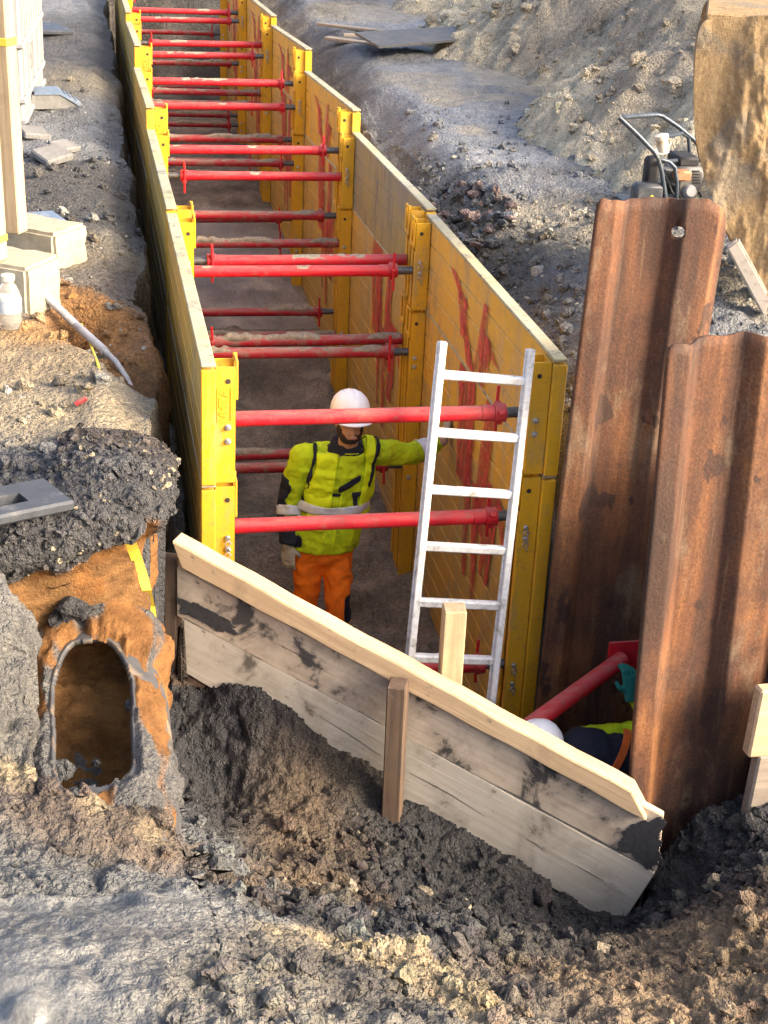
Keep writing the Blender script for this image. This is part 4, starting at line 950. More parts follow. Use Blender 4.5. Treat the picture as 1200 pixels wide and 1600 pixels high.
# sand inside
sx_ = np.linspace(-.29, .29, 60); sy_ = np.linspace(-.9, .7, 120); SX, SY = np.meshgrid(sx_, sy_)
SZ = -.17 + .30*sstep(.05, .62, SY) + .07*fbm(SX, SY, SX*0, 3, 5, 460, .6) + .03*facets(SX, SY, SX*0, 11, 462) + .10*(SX/.29)**2
lim = np.sqrt(np.maximum(.298**2-SX**2, 0)); SZ = np.minimum(SZ, lim-.002)
V = np.stack([SX, SY, SZ], -1).reshape(-1, 3); I = np.arange(V.shape[0]).reshape(SX.shape)
F = np.stack([I[:-1, :-1], I[:-1, 1:], I[1:, 1:], I[1:, :-1]], -1).reshape(-1, 4)
C = np.tile(np.array([.30, .155, .055]), (len(V), 1))
link('sand_fill', np_mesh('sand_fill', V, F, True, {'soil': C}), ppx, Mt['sand'])
# lumps of dark clay stuck on the sand face and round the pipe
lp = [(110, 945, .10, DK), (95, 955, .07, DK), (140, 950, .06, DK), (170, 960, .035, DK), (80, 1205, .09, (.10, .10, .10)), (100, 1190, .06, (.09, .09, .09)), (205, 1090, .04, (.08, .08, .08)), (150, 1180, .02, DK), (60, 1000, .05, (.13, .12, .11))]
def hitbank(px, py):
    d = ray(px, py); r_ = _bv[0].ray_cast(Vector(CAM), Vector(d).normalized())
    return np.array(r_[0]) if r_[0] is not None else hit(px, py)
pts = [hitbank(a, b_) for a, b_, *_ in lp[:4]] + [atZ(a, b_, -.78) for a, b_, *_ in lp[4:]]
tag(scatter('clay_clumps', np.array(pts)+np.array([0, -.02, -.02]), np.array([c for *_, c in lp]), np.array([s for _, _, s, _ in lp])*.75, sink=.5, big=0), 'dark clay clumps stuck to the orange sand face above the pipe', 'clay', kind='stuff')
# blue marking on the pipe edge
# yellow warning tape hanging down the sand face
tp = [hitbank(px, py) + np.array([.0, -.016-.030*max(0, (py-900)/90), .002+.015*max(0, (py-900)/90)]) for px, py in [(204, 846), (212, 868), (221, 893), (229, 920), (235, 945), (239, 968), (243, 992)]]
V = []; 
for i, p_ in enumerate(tp):
    w = .024-.0015*i; s = np.array([w, .006*math.sin(i), .0]); V += [p_-s, p_+s]
b = MB(); n = len(tp)
b.add(V + [v+np.array([0, .0015, 0]) for v in V], [(2*i, 2*i+1, 2*i+3, 2*i+2) for i in range(n-1)] + [(2*n+2*i, 2*n+2*i+2, 2*n+2*i+3, 2*n+2*i+1) for i in range(n-1)])
tag(b.build('warning_tape', Mt['tape'], None, True), 'yellow plastic warning tape hanging down the orange sand face', 'tape')

# ------------------------------------------------------------------ left side: posts on concrete blocks, crate, debris
def block(name, px, py, size, rz, label):
    p_ = hit(px, py); r = np.random.default_rng(px+3)
    bm = bmesh.new(); bmesh.ops.create_cube(bm, size=1); bmesh.ops.scale(bm, vec=size, verts=bm.verts)
    bmesh.ops.bevel(bm, geom=bm.edges[:], offset=.02, segments=2, affect='EDGES'); bmesh.ops.subdivide_edges(bm, edges=[e for e in bm.edges if e.calc_length() > .06], cuts=5, use_grid_fill=True)
    me = bpy.data.meshes.new(name); bm.to_mesh(me); bm.free()
    V = np.array([v.co[:] for v in me.vertices]); dn = .006*fbm(V[:, 0], V[:, 1], V[:, 2], 14, 3, px); V = V*(1+dn/np.maximum(np.abs(V).max(1), .05))[:, None]
    me.vertices.foreach_set('co', V.astype(np.float32).ravel()); me.polygons.foreach_set('use_smooth', [True]*len(me.polygons)); me.set_sharp_from_angle(angle=.6)
    o = link(name, me, None, Mt['concrete']); o.location = (p_[0], p_[1], gz(p_[0], p_[1])+size[2]/2-.03); o.rotation_euler = (0, 0, rz)
    return tag(o, label, 'concrete block', 'concrete foot blocks')
bA = block('concrete_block', 66, 408, (.44, .34, .26), -.62, 'pale concrete block with a pale timber post on top, farther from the plastic bottle')
bB = block('concrete_block', 16, 474, (.46, .34, .30), -.55, 'pale concrete block right behind the plastic bottle')
def tall_post(blk, px, py, w, h, label, lean):
    zt = blk.location[2]+blk.dimensions[2]/2; p_ = atZ(px, py, zt); 
    o = empty('timber_post', (p_[0], p_[1], zt), (0, lean, -.5), label, 'post', 'timber posts on concrete blocks')
    MB().box((0, 0, h/2), (w, w*.82, h), .006).build('shaft', Mt['wood_post'], o)
    return o, p_, zt
bpy.context.view_layer.update()
o, p_, zt = tall_post(bA, 22, 362, .125, 2.1, 'tall pale timber post on the concrete block, with yellow tape tied round it', -.015)
MB().box((0, 0, 1.08), (.132, .110, .045), .004).build('tape_band', Mt['tape'], o)
o, p_, zt = tall_post(bB, -8, 405, .11, 1.9, 'pale timber post on the concrete block by the plastic bottle', -.01)
MB().box((0, 0, .12), (.118, .098, .04), .004).build('tape_band', Mt['tape'], o)
# ribbed crate
cb = hit(35, 196); z0 = gz(cb[0], cb[1])
cr = empty('storage_crate', (cb[0]-.52, cb[1]+1.02, z0-.02), (0, 0, -.06), 'big pale grey ribbed plastic crate standing beyond the timber posts', 'crate')
MB().box((0, 0, .62), (1.2, 2.0, 1.2), .02).build('shell', Mt['greyplastic'], cr)
for z in (.05, .22, .66, 1.1): MB().box((0, 0, z), (1.25, 2.05, .05), .012).build('rim', Mt['greyplastic'], cr)
for y in np.linspace(-.9, .9, 9):
    MB().box((.605, y, .88), (.03, .035, .39), .006).build('rib', Mt['greyplastic'], cr)
for y in np.linspace(-.9, .9, 5): MB().box((.605, y, .44), (.03, .03, .39), .006).build('rib', Mt['greyplastic'], cr)
MB().box((.602, -.1, .46), (.02, .32, .2), .006).build('label_panel', Mt['greyslab'], cr)
# debris
def slab(name, px, py, size, rot, mat, label, dz=.0, cat='slab'):
    p_ = hit(px, py); o = MB().box((0, 0, size[2]/2), size, .012).build(name, Mt[mat]); o.location = (p_[0], p_[1], gz(p_[0], p_[1])+dz); o.rotation_euler = rot
    return tag(o, label, cat)
p_ = hit(88, 172); hd_ = empty('gully_hood', (p_[0], p_[1]+.12, gz(p_[0], p_[1])), (0, 0, .15), 'blue-topped grey hood lying on the ground beside the ribbed crate', 'hood')
MB().prism([(-.24, -.12, 0), (.16, -.12, 0), (.17, -.12, .02), (.02, -.12, .12), (-.22, -.12, .12)], (0, .30, 0)).build('housing', Mt['greyslab'], hd_)
MB().prism([(-.20, -.13, .123), (.02, -.13, .123), (.20, -.13, .012), (.215, -.13, .03), (.03, -.13, .142), (-.20, -.13, .142)], (0, .33, 0)).build('cover', Mt['bluegrey'], hd_)
for k in range(3): MB().box((.07+.045*k, .04, .118-.028*k), (.02, .22, .012), .002, rotm('Y', .55)).build('slot_bar', Mt['blackplastic'], hd_)
slab('broken_slab', 52, 212, (.22, .26, .05), (.1, .12, .3), 'greyslab', 'flat grey broken slab lying just below the ribbed crate')
slab('broken_slab', 82, 252, (.24, .22, .06), (.25, -.15, .6), 'greyslab', 'tilted grey broken slab with a dark hollow, between the crate and the concrete block', .02)
slab('broken_slab', 100, 240, (.16, .26, .05), (-.1, .3, -.5), 'greyslab', 'grey broken slab leaning on another slab beside the bank', .03)
slab('cover_plate', 66, 352, (.32, .42, .03), (.05, .03, .4), 'bluegrey', 'dark bluish flat plate lying behind the pale concrete block', .0, 'plate')
slab('cover_plate', 76, 50, (.4, .5, .05), (.06, .05, .4), 'blackplastic', 'black flat plate lying on the ground far behind the crate', .0, 'plate')
# barrier foot with slot
fa, fb = atZ(62, 742, -.14), atZ(116, 780, -.14); fc = atZ(0, 816, -.16)
ex = (fb-fc); ex /= np.linalg.norm(ex)
ctr = fb - ex*.42 + np.array([-ex[1], ex[0], 0])*.12
me = MB().box((0, 0, 0), (.84, .26, .045), .02).mesh('barrier_foot')
o = link('barrier_foot', me, None, Mt['blackplastic'])
cu = link('cutter', MB().box((.15, -.01, 0), (.22, .085, .2), .004).box((-.15, -.01, 0), (.22, .085, .2), .004).mesh('cutter'))
me = cut(o, cu, 'barrier_foot'); o = link('barrier_foot', me); o.location = (ctr[0], ctr[1], -.145); o.rotation_euler = (.02, .04, math.atan2(ex[1], ex[0]))
tag(o, 'worn grey-black slotted barrier foot lying on the edge of the bank', 'barrier foot')
# grey pipe length bending into the gully, thin yellow hose
def surf(px, py, dz): p_ = hit(px, py); return p_ + np.array([0, 0, dz])
hp0 = [surf(20, 452, .14), surf(70, 492, .12), surf(120, 535, .10), surf(165, 566, .06)]
hz = empty('service_pipe', hp0[-1], label='grey muddy service pipe lying down into the orange gully', cat='pipe')
b = MB().tube([q-hp0[-1] for q in hp0], .024, 14); b.build('sleeve', Mt['pvc'], hz, True)
q1 = [hp0[-1], surf(182, 580, .05), surf(198, 596, .02), surf(212, 612, -.03)]
b = MB().tube([q-hp0[-1] for q in q1], [.017, .016, .015, .014], 12); b.build('hose', Mt['pvc'], hz, True)
b = MB().tube([surf(128, 528, .08), surf(142, 552, .05), surf(152, 572, .02), surf(160, 590, -.02)], .007, 8)
tag(b.build('yellow_hose', Mt['tape'], None, True), 'thin yellow hose beside the grey service pipe in the gully', 'hose')
b = MB().tube([surf(118, 636, .015), surf(135, 628, .02)], .012, 8); tag(b.build('red_conduit', Mt['red_dirty'], None, True), 'short stub of red conduit poking out of the soil bank', 'conduit')
# plastic bottle
p_ = hit(16, 512); bt = empty('plastic_bottle', (p_[0], p_[1], gz(p_[0], p_[1])-.01), label='clear plastic bottle with a faded label in front of the concrete block', cat='bottle')
MB().lathe([(.05, 0), (.062, .01), (.064, .05), (.060, .07), (.064, .09), (.064, .17), (.058, .19), (.045, .225), (.03, .245), (.03, .262)], n=24).build('body', Mt['glass'], bt, True)
MB().lathe([(.0655, .095), (.0655, .165), (.0650, .166)], n=24).build('label_sleeve', Mt['orange_label'], bt, True)
MB().lathe([(.036, .262), (.037, .285), (.033, .29)], n=20).build('cap', Mt['cream'], bt, True)

# ------------------------------------------------------------------ right side: road plate, planks
z_ = -.02; q = [atZ(592, 72, z_), atZ(770, 57, z_), atZ(726, 40, z_+.02), atZ(554, 50, z_+.02)]
b = MB().prism(q, (0, 0, -.025)); tag(b.build('road_plate', Mt['steelplate']), 'dark steel road plate bridging a ditch beside the spoil heap', 'steel plate')
for k, (a, c, w) in enumerate([((497, 62), (600, 56), .10), ((512, 75), (600, 74), .13), ((535, 64), (590, 66), .08)]):
    A = hit(*a); C_ = hit(*c); m_ = (A+C_)/2; ln = np.linalg.norm((C_-A)[:2]); 
    o = MB().box((0, 0, .03), (ln, w, .035), .005).build('plank', Mt['wood_grey']); o.location = (m_[0], m_[1], gz(m_[0], m_[1])+.012*k); o.rotation_euler = (0, 0, math.atan2(C_[1]-A[1], C_[0]-A[0])+.05*k)
    tag(o, ['weathered plank behind the other planks beside the road plate', 'widest weathered plank at the corner of the road plate', 'narrow weathered plank between two planks beside the road plate'][k], 'plank', 'planks by the road plate')
o = MB().box((0, 0, .06), (1.6, .14, .14), .01).build('timber_sleeper', Mt['wood_dark']); m_ = atZ(690, 70, -.2); o.location = (m_[0]+.3, m_[1]+.5, -.28); o.rotation_euler = (0, 0, .3)
tag(o, 'dark timber sleeper propping up the steel road plate', 'sleeper')

# ------------------------------------------------------------------ plate compactor
YN, YF = 3.85, 4.30
def pn(px, py, y=YN): return atY(px, py, y)
org = atZ(1050, 330, -.22); cp = empty('plate_compactor', org, label='plate compactor with bent tubular handle standing behind the tall sheet pile', cat='compactor')
def tubes(name, paths, r, mat):
    for P in paths:
        P = np.array(P)-org; b = MB().tube(P, r, 12); o = b.build(name, Mt[mat], cp, True)
    return o
tubes('handle', [[pn(1042, 322), pn(1034, 268), pn(1029, 248), pn(1021, 236), pn(995, 209), pn(968, 184), atY(975, 183, YN+.08), atY(1026, 179, YF), pn(1036, 182, YF), pn(1060, 198, YF), pn(1084, 218, YF), pn(1094, 230, YF), pn(1098, 300, YF)]], .017, 'frame')
tubes('crossbar', [[pn(1030, 253), pn(1094, 248, YF)]], .014, 'frame')
tubes('roll_bar', [[pn(1032, 249), pn(1046, 253), pn(1055, 262), pn(1058, 285), pn(1057, 322)], [pn(1040, 214, YN+.2), pn(1066, 208, YF), pn(1076, 215, YF), pn(1078, 245, YF)]], .015, 'frame')
def pbox(name, px0, py0, px1, py1, y, dpt, mat, bev=.02, rz=0):
    a, c = atY(px0, py0, y), atY(px1, py1, y); m_ = (a+c)/2 - org; m_[1] += dpt/2
    return MB().box(m_, (abs(c[0]-a[0]), dpt, abs(a[2]-c[2])), bev, rotm('Z', rz)).build(name, Mt[mat], cp, True)
pbox('engine', 1060, 262, 1096, 325, YN+.12, .32, 'engine', .03)
pbox('exhaust_cover', 1058, 268, 1080, 284, YN+.04, .1, 'copper', .012)
pbox('belt_guard', 1013, 246, 1027, 304, YN+.1, .10, 'black', .03)
o = pbox('side_panel', 994, 288, 1036, 330, YN-.02, .12, 'blackplastic', .05)
p_ = pn(1076, 300, YN+.02)-org; MB().lathe([(.03, -.05), (.048, -.045), (.05, .03), (.035, .05)], c=p_, n=18, R=rotm('X', 1.3)).build('air_filter', Mt['greyplastic'], cp, True)
for k in range(6): pbox('cooling_fin', 1041+0*k, 266+4*k, 1054, 267+4*k, YN+.12, .12, 'engine', .002)
p_ = pn(1035, 224, YN+.12)-org; MB().lathe([(.04, -.07), (.042, .02), (.05, .03), (.05, .06), (.03, .065)], c=p_, n=18, R=rotm('Y', -.25)).build('tank_cap', Mt['cream'], cp, True)
tubes('strap', [[pn(1024, 232), pn(1028, 240), pn(1036, 241), pn(1044, 234), pn(1048, 222)]], .006, 'cream')
pbox('base_plate', 1000, 330, 1100, 345, YN-.1, .55, 'engine', .02)
p_ = pn(1012, 312, YN-.022)-org
MB().box(p_, (.09, .004, .03), .002, rotm('Y', -.5)).build('badge', Mt['tape'], cp)

pbox('fuel_tank', 1062, 246, 1092, 262, YN+.16, .26, 'black', .03)
pbox('throttle_box', 1046, 288, 1060, 304, YN+.02, .08, 'black', .01)
for k in range(5): pbox('recoil_slot', 1083, 267+4.5*k, 1094, 269+4.5*k, YN+.11, .02, 'black', .002)
tubes('cable', [[pn(1030, 262), pn(1040, 275, YN+.05), pn(1050, 300, YN), pn(1072, 322, YN+.02)], [pn(1092, 300, YN+.1), pn(1098, 312, YN+.05), pn(1090, 326, YN+.05)]], .008, 'black')

# ------------------------------------------------------------------ excavator bucket
bo_ = atZ(1195, 492, -.2); bn = np.array([.37, .93, 0]); bn /= np.linalg.norm(bn); bu = np.array([bn[1], -bn[0], 0])
bk_ = empty('excavator_bucket', bo_, (0, 0, math.atan2(bu[1], bu[0])), label='big excavator bucket caked in orange clay, resting on its teeth behind the sheet piles', cat='bucket')
def bp(px, py): q = atP(px, py, bo_, bn)-bo_; return (float(q @ bu), float(q[2]))
prof = [bp(*q) for q in [(1200, 24), (1150, 27), (1096, 30), (1088, 70), (1084, 130), (1084, 185), (1090, 235), (1103, 285), (1122, 330), (1140, 372), (1200, 462)]]
prof2 = resample(prof, 60)
for _ in range(2): prof2[1:-1] = .25*prof2[:-2]+.5*prof2[1:-1]+.25*prof2[2:]
poly = np.array([tuple(q) for q in prof2] + [(prof2[-1][0]+.25, prof2[-1][1]+.12), (prof2[0][0]+.62, prof2[0][1]-.75), (prof2[0][0]+.45, prof2[0][1]-.02)])
cen_ = np.array([prof2[:, 0].min()+.55, (prof2[0][1])*.55])
def bucket_side(y, thick, sgn):
    per = resample(np.r_[poly, poly[:1]], 261)[:-1]; m = 46; V = []
    for i in range(m):
        k = (i/(m-1)); ring = per*(1-k) + cen_*k; V.append(np.stack([ring[:, 0], np.zeros(260), ring[:, 1]], -1))
    V = np.concatenate(V); x, z = V[:, 0], V[:, 2]; o0 = x*0
    dn = .030*fbm(x*2.2, o0, z*.8, 2.0, 4, 480) + .02*np.maximum(0, .7-worley(x, o0, z*.55, 8, 483)) + .028*np.maximum(0, vnoise(x*5, o0, z*2., 485)) + .012*fbm(x, o0, z*.4, 24, 3, 488)
    V[:, 1] = y - sgn*np.maximum(dn, -.01)
    I = np.arange(m*260).reshape(m, 260); J = np.roll(I, -1, 1)
    F = np.stack([I[:-1], J[:-1], J[1:], I[1:]], -1).reshape(-1, 4)
    B = np.stack([per[:, 0], np.full(260, y+sgn*thick), per[:, 1]], -1); nb0 = len(V); V = np.r_[V, B, [[cen_[0], y+sgn*thick, cen_[1]]]]
    K = nb0+np.arange(260); K2 = np.roll(K, -1); F = np.r_[F, np.stack([J[0], I[0], K, K2], -1)]
    C = np.full(260, len(V)-1); F2 = np.stack([K2, K, C, C], -1)[:, :3]
    me = bpy.data.meshes.new('side_plate'); me.from_pydata(V.tolist(), [], F.tolist()+F2.tolist())
    bm = bmesh.new(); bm.from_mesh(me); bmesh.ops.recalc_face_normals(bm, faces=bm.faces); bm.to_mesh(me); bm.free()
    me.polygons.foreach_set('use_smooth', [True]*len(me.polygons)); me.set_sharp_from_angle(angle=1.0); return me
link('side_plate', bucket_side(0, .05, 1), bk_, Mt['bucket']); link('side_plate', bucket_side(1.05, .05, -1), bk_, Mt['bucket'])
ys = np.linspace(.02, 1.03, 24); n = len(prof2)-14; V = np.array([(x+.012, y, z) for y in ys for (x, z) in prof2[14:]])
V[:, 0] += .015*fbm(V[:, 0], V[:, 1], V[:, 2], 3, 4, 490)
I = np.arange(len(V)).reshape(24, n); F = np.stack([I[:-1, :-1], I[1:, :-1], I[1:, 1:], I[:-1, 1:]], -1).reshape(-1, 4)
o = link('shell', np_mesh('shell', V, F, True), None, Mt['bucket']); so = o.modifiers.new('s', 'SOLIDIFY'); so.thickness = .03; so.offset = 0
me = apply_mods(o, 'shell'); link('shell', me, bk_)
MB().box((prof2[0][0]-.05, .525, prof2[0][1]-.035), (.55, 1.0, .05), .01).build('top_plate', Mt['bucket'], bk_)
tq = [bp(*q) for q in ((1135, 385), (1153, 370), (1204, 462), (1194, 496))]
for y in (-.05, .30, .64, .97):
    b = MB().prism([(x, y, z) for x, z in tq], (0, .13, 0)); me = b.mesh('tooth')
    bm = bmesh.new(); bm.from_mesh(me); bmesh.ops.bevel(bm, geom=bm.edges[:], offset=.012, segments=2, affect='EDGES'); bm.to_mesh(me); bm.free()
    link('tooth', me, bk_, Mt['tooth'])

# ------------------------------------------------------------------ timber offcuts in front of the shorter pile
YT = -1.42
for k, (x0, y0, x1, y1) in enumerate([(1180, 1082, 1270, 1180), (1176, 1184, 1275, 1272)]):
    a, c = atY(x0, y0, YT), atY(x1, y1, YT); m_ = (a+c)/2
    b = MB().box((0, 0, 0), (abs(c[0]-a[0]), .07, abs(c[2]-a[2])+(.0 if k == 0 else .1)), .01); o = b.build('timber_block', Mt['wood_new' if k == 0 else 'wood_grey']); o.location = (m_[0]+.02, YT+.04, m_[2]-(0 if k == 0 else .05)); o.rotation_euler = (0, .03, .05)
    tag(o, ['clean sawn timber block, upper one of two stacked against the rusty pile', 'muddy timber block carrying a clean one, against the rusty pile'][k], 'timber block', 'timber blocks by the pile')
# ------------------------------------------------------------------ people
def loft(b, rings, n=22):
    V = []; F = []
    for c, u, v in rings:
        c, u, v = map(lambda q: np.array(q, float), (c, u, v))
        for k in range(n):
            t = 2*math.pi*k/n; V.append(c+u*math.cos(t)+v*math.sin(t))
    for i in range(len(rings)-1):
        for k in range(n): F.append((i*n+k, i*n+(k+1) % n, (i+1)*n+(k+1) % n, (i+1)*n+k))
    F.append(tuple(range(n))[::-1]); F.append(tuple((len(rings)-1)*n+k for k in range(n)))
    b.add(V, F)
def limb(b, pts, rad, flat=1., n=18):
    """smooth path through the joints with a radius per joint"""
    P = np.array(pts, float); R = np.array(rad, float); m = (len(P)-1)*6+1; t = np.linspace(0, len(P)-1, m)
    Q = np.stack([np.interp(t, np.arange(len(P)), P[:, k]) for k in range(3)], -1); q = np.interp(t, np.arange(len(P)), R)
    for _ in range(2): Q[1:-1] = .25*Q[:-2]+.5*Q[1:-1]+.25*Q[2:]
    b.tube(Q, list(q), n)
def ellip(b, c, r, n=18, m=12, R=None):
    V = []; F = []
    for i in range(m+1):
        ph = -math.pi/2+math.pi*(.02+.96*i/m)
        for k in range(n):
            t = 2*math.pi*k/n; V.append((r[0]*math.cos(ph)*math.cos(t), r[1]*math.cos(ph)*math.sin(t), r[2]*math.sin(ph)))
    for i in range(m):
        for k in range(n): F.append((i*n+k, i*n+(k+1) % n, (i+1)*n+(k+1) % n, (i+1)*n+k))
    F.append(tuple(range(n))[::-1]); F.append(tuple(m*n+k for k in range(n)))
    V = np.array(V)
    if R is not None: V = V @ np.array(R).T
    b.add(V+np.array(c), F)
def fuse(b, name, vox=.013, smooth=4, wr=0., wf=6., seed=0, vfine=0.):
    o = link(name, b.mesh(name)); r = o.modifiers.new('r', 'REMESH'); r.mode = 'VOXEL'; r.voxel_size = vox
    s = o.modifiers.new('s', 'SMOOTH'); s.factor = .5; s.iterations = smooth
    me = apply_mods(o, name); n = len(me.vertices); V = np.empty(n*3, np.float32); me.vertices.foreach_get('co', V); V = V.reshape(-1, 3)
    N = np.empty(n*3, np.float32); me.vertices.foreach_get('normal', N); N = N.reshape(-1, 3)
    if wr:
        x, y, z = V.T; warp = .5*fbm(x, y, z, 3, 2, seed+9)
        dsp = wr*(1-2*np.abs(fbm(x+warp*.12, y, z*1.5+warp*.16, wf, 3, seed))) + wr*.5*fbm(x, y, z, wf*2.4, 3, seed+5)
        V = V + N*dsp[:, None]
    me.vertices.foreach_set('co', V.astype(np.float32).ravel()); me.polygons.foreach_set('use_smooth', [True]*len(me.polygons)); me.materials.clear(); me.update()
    return me
_PC = {}
def patch(src, name, pred, off, mat, parent, thick=.004):
    """a piece of cloth cut from a garment's surface and laid just over it"""
    if src.name not in _PC:
        n = len(src.vertices); V = np.empty(n*3, np.float32); N = np.empty(n*3, np.float32); src.vertices.foreach_get('co', V); src.vertices.foreach_get('normal', N)
        F = [tuple(p.vertices) for p in src.polygons]; V = V.reshape(-1, 3).astype(float); N = N.reshape(-1, 3).astype(float)
        C = np.array([V[list(f)].mean(0) for f in F]); NF = np.empty(len(F)*3, np.float32); src.polygons.foreach_get('normal', NF); _PC[src.name] = (V, N, F, C, NF.reshape(-1, 3))
    V, N, F, C, NF = _PC[src.name]; keep = pred(C, NF); FK = [f for f, k in zip(F, keep) if k]
    used = sorted({i for f in FK for i in f}); mp = {a: i for i, a in enumerate(used)}; Q = np.array([V[i]+N[i]*off for i in used])
    cnt = {}
    for f in FK:
        for i in range(len(f)):
            e = tuple(sorted((mp[f[i]], mp[f[(i+1) % len(f)]]))); cnt[e] = cnt.get(e, 0)+1
    nb2 = {}
    for (a, c), k in cnt.items():
        if k == 1: nb2.setdefault(a, []).append(c); nb2.setdefault(c, []).append(a)
    for _ in range(8):                                    # smooth the cut edge
        Q2 = Q.copy()
        for a, l in nb2.items(): Q2[a] = .4*Q[a] + .6*np.mean([Q[c] for c in l], 0)
        Q = Q2
    me = bpy.data.meshes.new(name); me.from_pydata([tuple(q) for q in Q], [], [tuple(mp[i] for i in f) for f in FK])
    o = link(name, me, None, mat); me.polygons.foreach_set('use_smooth', [True]*len(me.polygons))
    so = o.modifiers.new('s', 'SOLIDIFY'); so.thickness = thick; so.offset = 1
    m2 = apply_mods(o, name); return link(name, m2, parent)
def hand(b, wrist, tip_dir, palm_n, side, curl, scale=1., spread=.10):
    """palm and five fingers; side = direction of the thumb"""
    w = np.array(wrist, float); d = np.array(tip_dir, float); d /= np.linalg.norm(d); nrm = np.array(palm_n, float); nrm -= d*(nrm@d); nrm /= np.linalg.norm(nrm)
    s = np.cross(d, nrm); s *= np.sign(s @ np.array(side, float)) or 1
    S = scale
    loft(b, [(w-d*.02*S, s*.030*S, nrm*.022*S), (w+d*.02*S, s*.036*S, nrm*.021*S), (w+d*.06*S, s*.043*S, nrm*.018*S), (w+d*.092*S, s*.042*S, nrm*.014*S)], 14)
    for k, (o_, ln) in enumerate(((.031, .072), (.011, .082), (-.010, .077), (-.030, .060))):
        p = w+d*.086*S+s*o_*S; a = curl*(1+.12*k); dd = d + s*o_*spread*12*.1; pts = [p-d*.01]
        for j in range(3):
            ang = a*(j+.4); dv = d*math.cos(ang)+nrm*math.sin(ang)+s*o_*spread*8*.12; dv /= np.linalg.norm(dv); p = p+dv*ln*S*(.42, .32, .26)[j]; pts.append(p)
        b.tube(pts, [.0105*S, .010*S, .0095*S, .0078*S], 9)
    p = w+d*.022*S+s*.030*S; q = p+(s*.8+d*.75+nrm*.25)*.034*S; q2 = q+(s*.25+d*.95+nrm*.45)*.030*S
    b.tube([p-s*.012, q, q2], [.014*S, .0125*S, .009*S], 9)
def helmet(parent, c, R, mat='helmet'):
    b = MB(); prof = [(.128, -.01), (.130, .015), (.124, .05), (.108, .085), (.08, .112), (.045, .128), (.006, .133)]
    b.lathe(prof, n=36, sc=(.90, 1.10)); V = np.array(b.v); b.v = [tuple(v) for v in (V @ np.array(R).T + c)]
    o = b.build('helmet', Mt[mat], parent, True)
    b = MB(); V = []; F = []
    for i in range(25):                                            # peak
        a = math.pi*(1.12+.76*i/24); ca, sa = math.cos(a), math.sin(a); ext = .055*math.sin(math.pi*(i/24))**.7
        for r_, z in ((.0, .004), (ext+.006, -.016), (ext+.006, -.021), (.0, -.004)):
            V.append(((.116+r_)*ca*.98, (.140+r_)*sa, z-.002))
    for i in range(24):
        for k in range(4): F.append((i*4+k, i*4+(k+1) % 4, (i+1)*4+(k+1) % 4, (i+1)*4+k))
    V = np.array(V) @ np.array(R).T + c; b.add(V, F); b.build('peak', Mt[mat], o, True)
    for s in (-1, 0, 1):                                           # ridges over the crown
        pts = []
        for i in range(9):
            t = -1.0+2.0*i/8; pts.append((s*.035*(1-.3*t*t), .128*math.sin(t*1.15), .02+.113*math.cos(t*1.15)-abs(s)*.006))
        b = MB().tube(np.array(pts) @ np.array(R).T + c, .006, 8); b.build('ridge', Mt[mat], o, True)
    return o

# ---- the standing worker
FZ = gz(0.05, 1.75)-.005; PO = np.array([.03, 1.75, FZ])
w1 = empty('person', PO, label='worker in white helmet, yellow jacket and orange trousers leaning a hand on the panel', cat='person')
rel = lambda q: np.array(q)-PO
shL, elL, wrL = rel(atY(583, 704, 1.78)), rel(atY(640, 711, 1.86)), rel(atY(688, 690, 1.93)); paL = rel(atX(707, 680, .785))
shR, elR, wrR = rel(atY(474, 712, 1.78)), rel(atY(452, 785, 1.82)), rel(atY(450, 848, 1.73))
neck = rel(atY(543, 700, 1.78)); chest = rel(atY(528, 745, 1.78)); hem = rel(atY(508, 850, 1.77)); HC_ = rel(atY(547, 660, 1.71))
kR, kL = rel(atY(478, 940, 1.76)), rel(atY(528, 948, 1.64)); aR = np.array([kR[0]-.0, kR[1]+.07, .10]); aL = np.array([kL[0]+.01, kL[1]+.05, .10]); hpR, hpL = hem+np.array([-.095, .0, -.02]), hem+np.array([.085, 0, -.02])
Xh, Yh = np.array([1., 0, 0]), np.array([0, 1., 0])
def torso(b, g=1.):
    loft(b, [(hem+np.array([0, 0, -.005]), Xh*.205*g, Yh*.150*g), (hem+np.array([.01, 0, .10]), Xh*.205*g, Yh*.152*g), (hem*.65+chest*.35, Xh*.200*g, Yh*.148*g), (chest+np.array([0, 0, -.05]), Xh*.212*g, Yh*.150*g),
        (chest+np.array([0, 0, .06]), Xh*.215*g, Yh*.145*g), ((shL+shR)/2+np.array([0, 0, .02]), Xh*.19*g, Yh*.115*g), (neck+np.array([0, .01, -.02]), Xh*.10*g, Yh*.095*g)])
